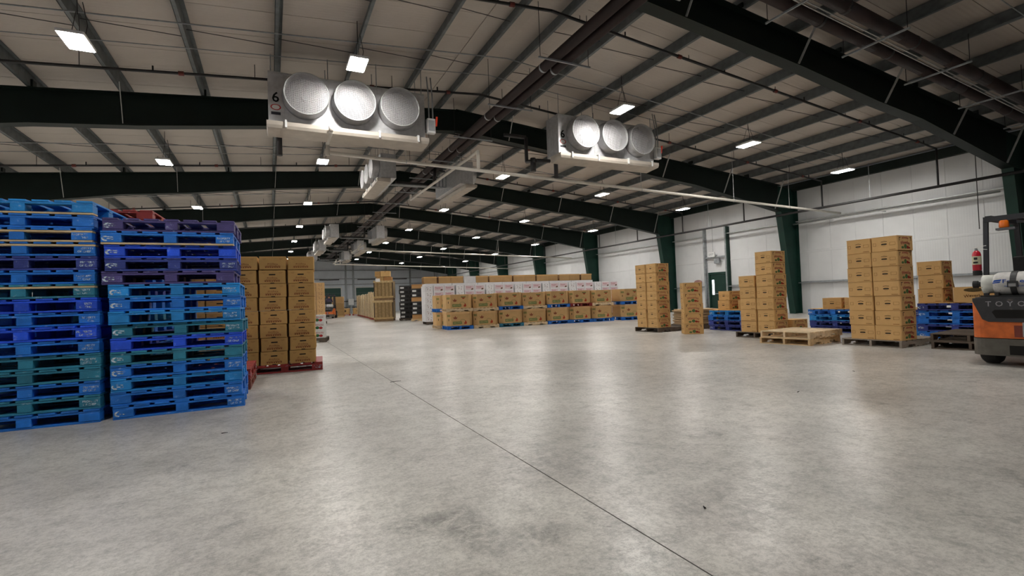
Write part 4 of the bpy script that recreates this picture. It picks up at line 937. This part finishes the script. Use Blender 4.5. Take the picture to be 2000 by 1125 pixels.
# two brown bins on red pallets near the end wall
for k, x in enumerate((7.0, 8.35)):
    block_pallet((x, 54.6-.4*k, 0), R(-8), 'red', 'red pallet under the %s distant brown bin near the dock doors' % ('left', 'right')[k], 'far red pallets', stencil=False)
    t = thing('brown_bin', 'distant brown bin with dark print, %s one near the dock doors' % ('left', 'right')[k], 'bin', (x, 54.6-.4*k, PH), R(-8), 'distant brown bins')
    obj('body', MB().cbox(-.55, .55, -.5, .5, 0, .62, .08).mesh('bin_body', M['kraft']), t, color=(.42, .26, .11))
    mb = MB(); disc(mb, 0, .34, .2, .12); obj('print', mb.mesh('print', M['ink']), t, (0, -.502, 0), color=(.08, .05, .03))
t = thing('dock_controls', 'grey dock control cabinet with pipes on the end wall', 'cabinet', (9.45, YE-.6, 0))
obj('cabinet', MB().cbox(-.35, .35, -.2, .2, 1.1, 1.9, .02).mesh('cabinet', M['white']), t); obj('rail', MB().path([(-.9, 0, 0), (-.9, 0, 1.6), (.9, 0, 1.6), (.9, 0, 0)], .05).path([(-.9, 0, .8), (.9, 0, .8)], .05).mesh('rail', M['pipe_black']), t)
obj('stand', MB().box(-.1, .1, -.05, .05, 0, 1.1).mesh('stand', M['galv']), t)

# ------------------------------------------------------------------ forklifts (rear face at y = 0, forward is +y)
ORG = (.62, .135, .02); CHR = (.028, .029, .033)
def rounded(w, d, r, n=5, y0=0.):
    pts = []
    for cx, cy, a0 in ((w-r, y0+r, -90), (w-r, y0+d-.001, 0), (-w+r, y0+d-.001, 90), (-w+r, y0+r, 180)):
        rr = r if cy == y0+r else .001
        for i in range(n+1):
            a = R(a0+90*i/n); pts.append((cx+(r-rr if cx > 0 else -(r-rr))+rr*math.cos(a), cy+rr*math.sin(a)))
    return pts
def forklift(loc, rot, label, far=False):
    t = thing('forklift', label, 'forklift', loc, rot)
    obj('counterweight', MB().prism(rounded(.53, .62, .14), 'z', .37, .86).mesh('counterweight', M['grime']), t, color=ORG)
    b = obj('bumper', MB().prism(rounded(.535, .6, .15, y0=-.01), 'z', .14, .362).mesh('bumper', M['grime']), t, color=(.10, .09, .075))
    obj('bumper_recess', MB().box(-.15, .15, -.016, -.008, .16, .28).mesh('bumper_recess', M['dark']), b)
    cov = obj('engine_cover', MB().prism([(-.49, .9), (.49, .9), (.49, .86), (.40, .62), (.34, .585), (-.34, .585), (-.40, .62), (-.49, .86)], 'y', -.02, .05).prism(rounded(.5, .6, .14), 'z', .865, .91).mesh('engine_cover', M['grime']), t, color=CHR)
    obj('vent_recess', MB().prism([(-.27, .745), (.27, .745), (.30, .715), (.26, .635), (-.26, .635), (-.30, .715)], 'y', -.026, -.0205).mesh('vent_recess', M['dark']), cov)
    obj('tow_recess', MB().box(-.1, .1, -.006, -.001, .39, .54).mesh('tow_recess', M['plain']), t, color=(.20, .035, .02))
    obj('tow_pin', MB().tube((0, -.03, .4), (0, -.03, .58), .016, 8).mesh('tow_pin', M['galv']), t)
    for i, ch in enumerate('TOYOTA'):
        obj('lettering', text(ch, .095), cov, (-.33+.105*i, -.0215, .82), color=(.30, .30, .31))
    for x in (-.40, .40):
        w = obj('rear_wheel', MB().lathe([(.08, -.09), (.21, -.09), (.235, -.06), (.235, .06), (.21, .09), (.08, .09)], 24, 'x').mesh('rear_wheel', M['rubber'], True), t, (x, .33, .236))
        obj('hub', MB().lathe([(.001, -.07), (.1, -.095), (.1, .095), (.001, .07)], 16, 'x').mesh('hub', M['plain']), w, color=(.3, .25, .15))
    for x in (-.46, .46):
        w = obj('front_wheel', MB().lathe([(.1, -.11), (.29, -.11), (.33, -.07), (.33, .07), (.29, .11), (.1, .11)], 26, 'x').mesh('front_wheel', M['rubber'], True), t, (x, 1.75, .331))
        obj('hub', MB().lathe([(.001, -.08), (.15, -.112), (.15, .112), (.001, .08)], 16, 'x').mesh('hub', M['plain']), w, color=(.5, .5, .5))
    obj('body_side', MB().box(-.5, .5, .63, 1.3, .26, .86).box(-.34, .34, 1.3, 2.0, .3, .62).box(-.5, .5, 1.3, 1.42, .26, .5).mesh('body_side', M['grime']), t, color=ORG)
    obj('floor_plate', MB().box(-.5, .5, 1.44, 1.98, .63, .66).mesh('floor_plate', M['plain']), t, color=CHR)
    obj('dashboard', MB().prism([(1.86, .66), (2.0, .66), (2.0, 1.12), (1.9, 1.16)], 'x', -.4, .4).mesh('dashboard', M['plain']), t, color=CHR)
    s = obj('seat', MB().cbox(-.25, .25, .82, 1.28, .93, 1.05, .04).mesh('seat', M['rubber']), t)
    obj('seat_back', MB().prism([(.72, 1.0), (.84, 1.0), (.78, 1.46), (.68, 1.44)], 'x', -.24, .24).mesh('seat_back', M['rubber']), s)
    obj('steering_wheel', MB().lathe([(.15, -.012), (.175, 0), (.15, .012), (.14, 0)], 20, 'z').mesh('steering_wheel', M['rubber']), t, (0, 1.75, 1.2))
    obj('steering_column', MB().tube((0, 1.75, 1.19), (0, 1.9, .9), .025).mesh('steering_column', M['rubber']), t)
    # overhead guard
    g = obj('overhead_guard', MB().bar((-.47, .46, .9), (-.46, .56, 1.98), .05, .05, (0, 1, 0)).bar((.47, .46, .9), (.46, .56, 1.98), .05, .05, (0, 1, 0))
            .bar((-.44, 2.0, .7), (-.42, 1.72, 2.02), .06, .06, (0, 1, 0)).bar((.44, 2.0, .7), (.42, 1.72, 2.02), .06, .06, (0, 1, 0)).box(-.48, .48, .52, .6, 1.96, 2.03).box(-.46, .46, 1.68, 1.76, 2.0, 2.06)
            .box(-.48, -.41, .6, 1.68, 1.98, 2.05).box(.41, .48, .6, 1.68, 1.98, 2.05).mesh('overhead_guard', M['plain']), t, color=(.022, .024, .03))
    for i in range(5): obj('guard_bar', MB().box(-.28+.14*i-.015, -.28+.14*i+.015, .6, 1.68, 2.0, 2.03).mesh('guard_bar', M['plain']), g, color=CHR)
    bc = obj('beacon', MB().lathe([(.001, 0), (.052, 0), (.055, .02), (.05, .09), (.035, .105), (.001, .108)], 16).mesh('beacon', M['beacon'], True), t, (-.27, .54, 1.855))
    obj('beacon_base', MB().box(-.075, .12, -.06, .06, -.03, -.001).box(-.06, .01, -.064, -.061, -.03, -.005).mesh('beacon_base', M['plain']), bc, color=(.12, .12, .13))
    obj('work_lamp', MB().lathe([(.001, -.06), (.06, -.06), (.085, .02), (.08, .05), (.001, .05)], 14, 'y').mesh('work_lamp', M['rubber'], True), t, (.1, .56, 2.1))
    # gas tank across the rear
    k = obj('gas_tank', MB().lathe([(.001, -.40), (.10, -.40), (.15, -.34), (.155, -.28), (.155, .28), (.15, .34), (.10, .40), (.001, .40)], 28, 'x').mesh('gas_tank', M['grime'], True), t, (.05, .27, 1.085), color=(.55, .54, .52))
    obj('collar', MB().lathe([(.115, -.49), (.125, -.49), (.125, -.36), (.115, -.36)], 24, 'x').mesh('collar', M['grime'], True), k, color=(.62, .63, .58))
    obj('valve', MB().tube((-.56, 0, 0), (-.40, 0, 0), .035, 10).lathe([(.001, -.6), (.05, -.6), (.05, -.55), (.001, -.55)], 12, 'x').mesh('valve', M['rubber']), k)
    st = obj('strap', MB().lathe([(.156, -.03), (.166, -.03), (.166, .03), (.156, .03)], 28, 'x', (-.165, 0, 0)).box(-.215, -.115, -.185, -.166, -.05, .03).mesh('strap', M['plain']), k, color=(.03, .03, .03))
    obj('strap_buckle', MB().box(-.2, -.13, -.195, -.186, -.04, .0).mesh('strap_buckle', M['plain']), st, color=(.3, .3, .3))
    obj('lettering', text('Fe   ellgas', .07, width=.36), k, (-.085, -.157, .03), color=(.02, .09, .42))
    obj('lettering', text('PROPANE FUEL CYLINDER', .02, width=.34), k, (-.08, -.154, -.035), color=(.05, .12, .42))
    obj('logo', MB().prism([(-.045, -.01), (.03, .0), (.045, .022), (-.03, .014)], 'y', -.001, 0).prism([(-.05, -.03), (.025, -.022), (.03, -.006), (-.045, -.016)], 'y', -.001, 0).mesh('logo', M['ink']), k, (-.315, -.154, .035), color=(.02, .09, .42))
    obj('tank_cradle', MB().box(-.45, .45, .14, .40, .912, .93).box(-.3, -.26, .12, .42, .93, .97).box(.26, .3, .12, .42, .93, .97).mesh('tank_cradle', M['plain']), t, color=(.02, .02, .02))
    # mast and forks
    m = obj('mast', MB().box(-.34, -.26, 2.05, 2.2, .08, 2.15).box(.26, .34, 2.05, 2.2, .08, 2.15).box(-.26, .26, 2.08, 2.14, 2.0, 2.1).box(-.26, .26, 2.08, 2.14, .5, .6).mesh('mast', M['plain']), t, color=(.02, .02, .022))
    obj('carriage', MB().box(-.5, .5, 2.22, 2.26, .2, .3).box(-.5, .5, 2.22, 2.26, .48, .58).mesh('carriage', M['plain']), m, color=(.02, .02, .022))
    for x in (-.25, .25): obj('fork', MB().box(x-.05, x+.05, 2.27, 2.31, .06, .6).box(x-.05, x+.05, 2.31, 3.3, .06, .09).mesh('fork', M['plain']), m, color=(.05, .05, .05))
    return t
FA = R(-85); FO = Vector((8.57+.5*math.cos(R(-85)), 3.27+.5*math.sin(R(-85)), 0))
forklift(tuple(FO), FA, 'orange and charcoal forklift with a white gas tank, cut off at the frame edge')
def fw(x, y, z): return (FO.x+math.cos(FA)*x-math.sin(FA)*y, FO.y+math.sin(FA)*x+math.cos(FA)*y, z)
e = thing('fire_extinguisher', 'red fire extinguisher strapped to the forklift guard post', 'extinguisher', fw(-.55, .45, 1.28), FA); e.scale = (.85, .85, .85)
obj('cylinder', MB().lathe([(.001, 0), (.052, 0), (.058, .012), (.058, .27), (.045, .31), (.022, .335), (.001, .335)], 18).mesh('cylinder', M['gloss'], True), e, color=(.5, .012, .03))
obj('label', MB().lathe([(.0585, .1), (.0595, .1), (.0595, .24), (.0585, .24)], 18).mesh('extinguisher_label', M['plain']), e, color=(.62, .6, .42))
obj('label_print', MB().box(-.03, .03, -.061, -.0597, .12, .15).box(-.02, .025, -.061, -.0597, .18, .22).mesh('label_print', M['ink']), e, color=(.04, .04, .04))
obj('valve', MB().lathe([(.001, .335), (.02, .335), (.02, .375), (.001, .375)], 10).mesh('valve', M['galv']), e)
obj('lever', MB().bar((-.03, 0, .375), (.14, -.02, .34), .016, .008).bar((-.06, 0, .38), (.13, -.02, .405), .016, .008).mesh('lever', M['plain']), e, color=(.75, .75, .72))
obj('bracket', MB().box(-.03, .03, .055, .08, -.06, .3).lathe([(.001, -.08), (.06, -.08), (.06, -.003), (.001, -.003)], 14).mesh('bracket', M['rubber']), e)
t = thing('pull_cord', 'thin dark cord hanging in front of the white wall above the forklift', 'cord', (20.75, 7.62, 0))
obj('cord', MB().tube((0, 0, 2.9), (0, 0, roof(20.75)+.29), .012, 6).mesh('cord', M['pipe_black']), t); obj('hook', MB().lathe([(.02, -.01), (.035, 0), (.02, .01), (.012, 0)], 10, 'y', (0, 0, 2.87)).mesh('hook', M['pipe_black']), t)

FF = Vector((4.42, 45.5, 0)); forklift(tuple(FF), R(-14), 'distant orange forklift with a driver near the dock doors')
# load carried by the far forklift
fl_l = Vector((math.sin(R(14)), math.cos(R(14)), 0))*3.9+FF+Vector((.4, 0, 0))
t = thing('carried_load', 'brown boxed load in front of the distant forklift', 'load', tuple(fl_l), R(-14))
for i in range(3): obj('box', MB().cbox(-.5, .5, -.45, .45, .13+.6*i, .13+.6*i+.59, .02).mesh('box', M['kraft']), t, color=jit((.40, .25, .11), .1))
obj('pallet_base', MB().box(-.5, .5, -.45, -.35, 0, .128).box(-.5, .5, .35, .45, 0, .128).mesh('pallet_base', M['wood']), t, color=WD['wood'])
def driver():
    me = bpy.data.meshes.new('body'); v = []; e = []; rad = []
    def a(p, r, k=None):
        v.append(p); rad.append(r)
        if k is not None: e.append((k, len(v)-1))
        return len(v)-1
    hip = a((0, 0, 0), .16); wa = a((0, .01, .2), .15, hip); ch = a((0, .03, .42), .17, wa); nk = a((0, .05, .58), .065, ch); hd = a((0, .06, .68), .1, nk); a((0, .06, .78), .09, hd)
    for s in (-1, 1):
        sh = a((s*.2, .03, .5), .075, ch); el = a((s*.27, .14, .26), .055, sh); wr = a((s*.16, .38, .26), .04, el); a((s*.12, .46, .28), .042, wr)
        th = a((s*.1, .05, -.02), .11, hip); kn = a((s*.13, .46, .02), .08, th); an = a((s*.13, .52, -.36), .055, kn); a((s*.13, .64, -.4), .045, an)
    me.from_pydata(v, e, []); o = bpy.data.objects.new('person', me); COL.objects.link(o)
    o.modifiers.new('skin', 'SKIN'); o.modifiers.new('sub', 'SUBSURF').levels = 1
    for i, s in enumerate(me.skin_vertices[0].data): s.radius = (rad[i], rad[i]); s.use_root = (i == 0)
    dg = bpy.context.evaluated_depsgraph_get(); m2 = bpy.data.meshes.new_from_object(o.evaluated_get(dg)); bpy.data.objects.remove(o)
    m2.materials.clear(); m2.materials.append(M['plain']); sk = M['ink']; m2.materials.append(mat('skin', (.5, .26, .17), .6)); m2.materials.append(mat('dark trousers', (.03, .03, .04), .8))
    for p in m2.polygons:
        c = p.center; p.use_smooth = True
        p.material_index = 1 if c.z > .6 or (c.y > .34 and c.z > .18) else 2 if c.z < .08 else 0
    t = thing('person', 'person in dark clothes seated on the distant forklift', 'person', (FF.x+math.sin(R(14))*1.05, FF.y+math.cos(R(14))*1.05, 1.17), R(-14))
    obj('body', m2, t, color=(.05, .035, .08))
    obj('hair', MB().lathe([(.001, .1), (.06, .09), (.098, .04), (.1, -.0), (.06, .02), (.001, .03)], 14, 'z', (0, .045, .745)).mesh('hair', M['rubber'], True), t)
driver()

# ------------------------------------------------------------------ small debris on the floor
for k, (x, y, a, l) in enumerate(((5.12, 3.47, 20, .07), (1.58, 7.1, 10, .16), (2.0, 1.9, 60, .03), (6.9, 3.9, 50, .06), (-.4, 5.2, 5, .05))):
    tag(obj('wood_splinter', MB().hexa([(-l/2,-.006,.0),(l/2,-.002,.0),(l/2,.002,.0),(-l/2,.006,.0)], [(-l/2,-.004,.006),(l/2,-.001,.003),(l/2,.001,.003),(-l/2,.004,.006)]).mesh('wood_splinter', M['dark']), None, (x, y, .0005), R(a)),
        'small dark splinter lying on the concrete, %s' % ('in the open right half', 'on the floor joint', 'closest to the viewer', 'toward the bare wooden pallets', 'toward the blue stacks')[k], 'splinter', 'splinters on the floor')
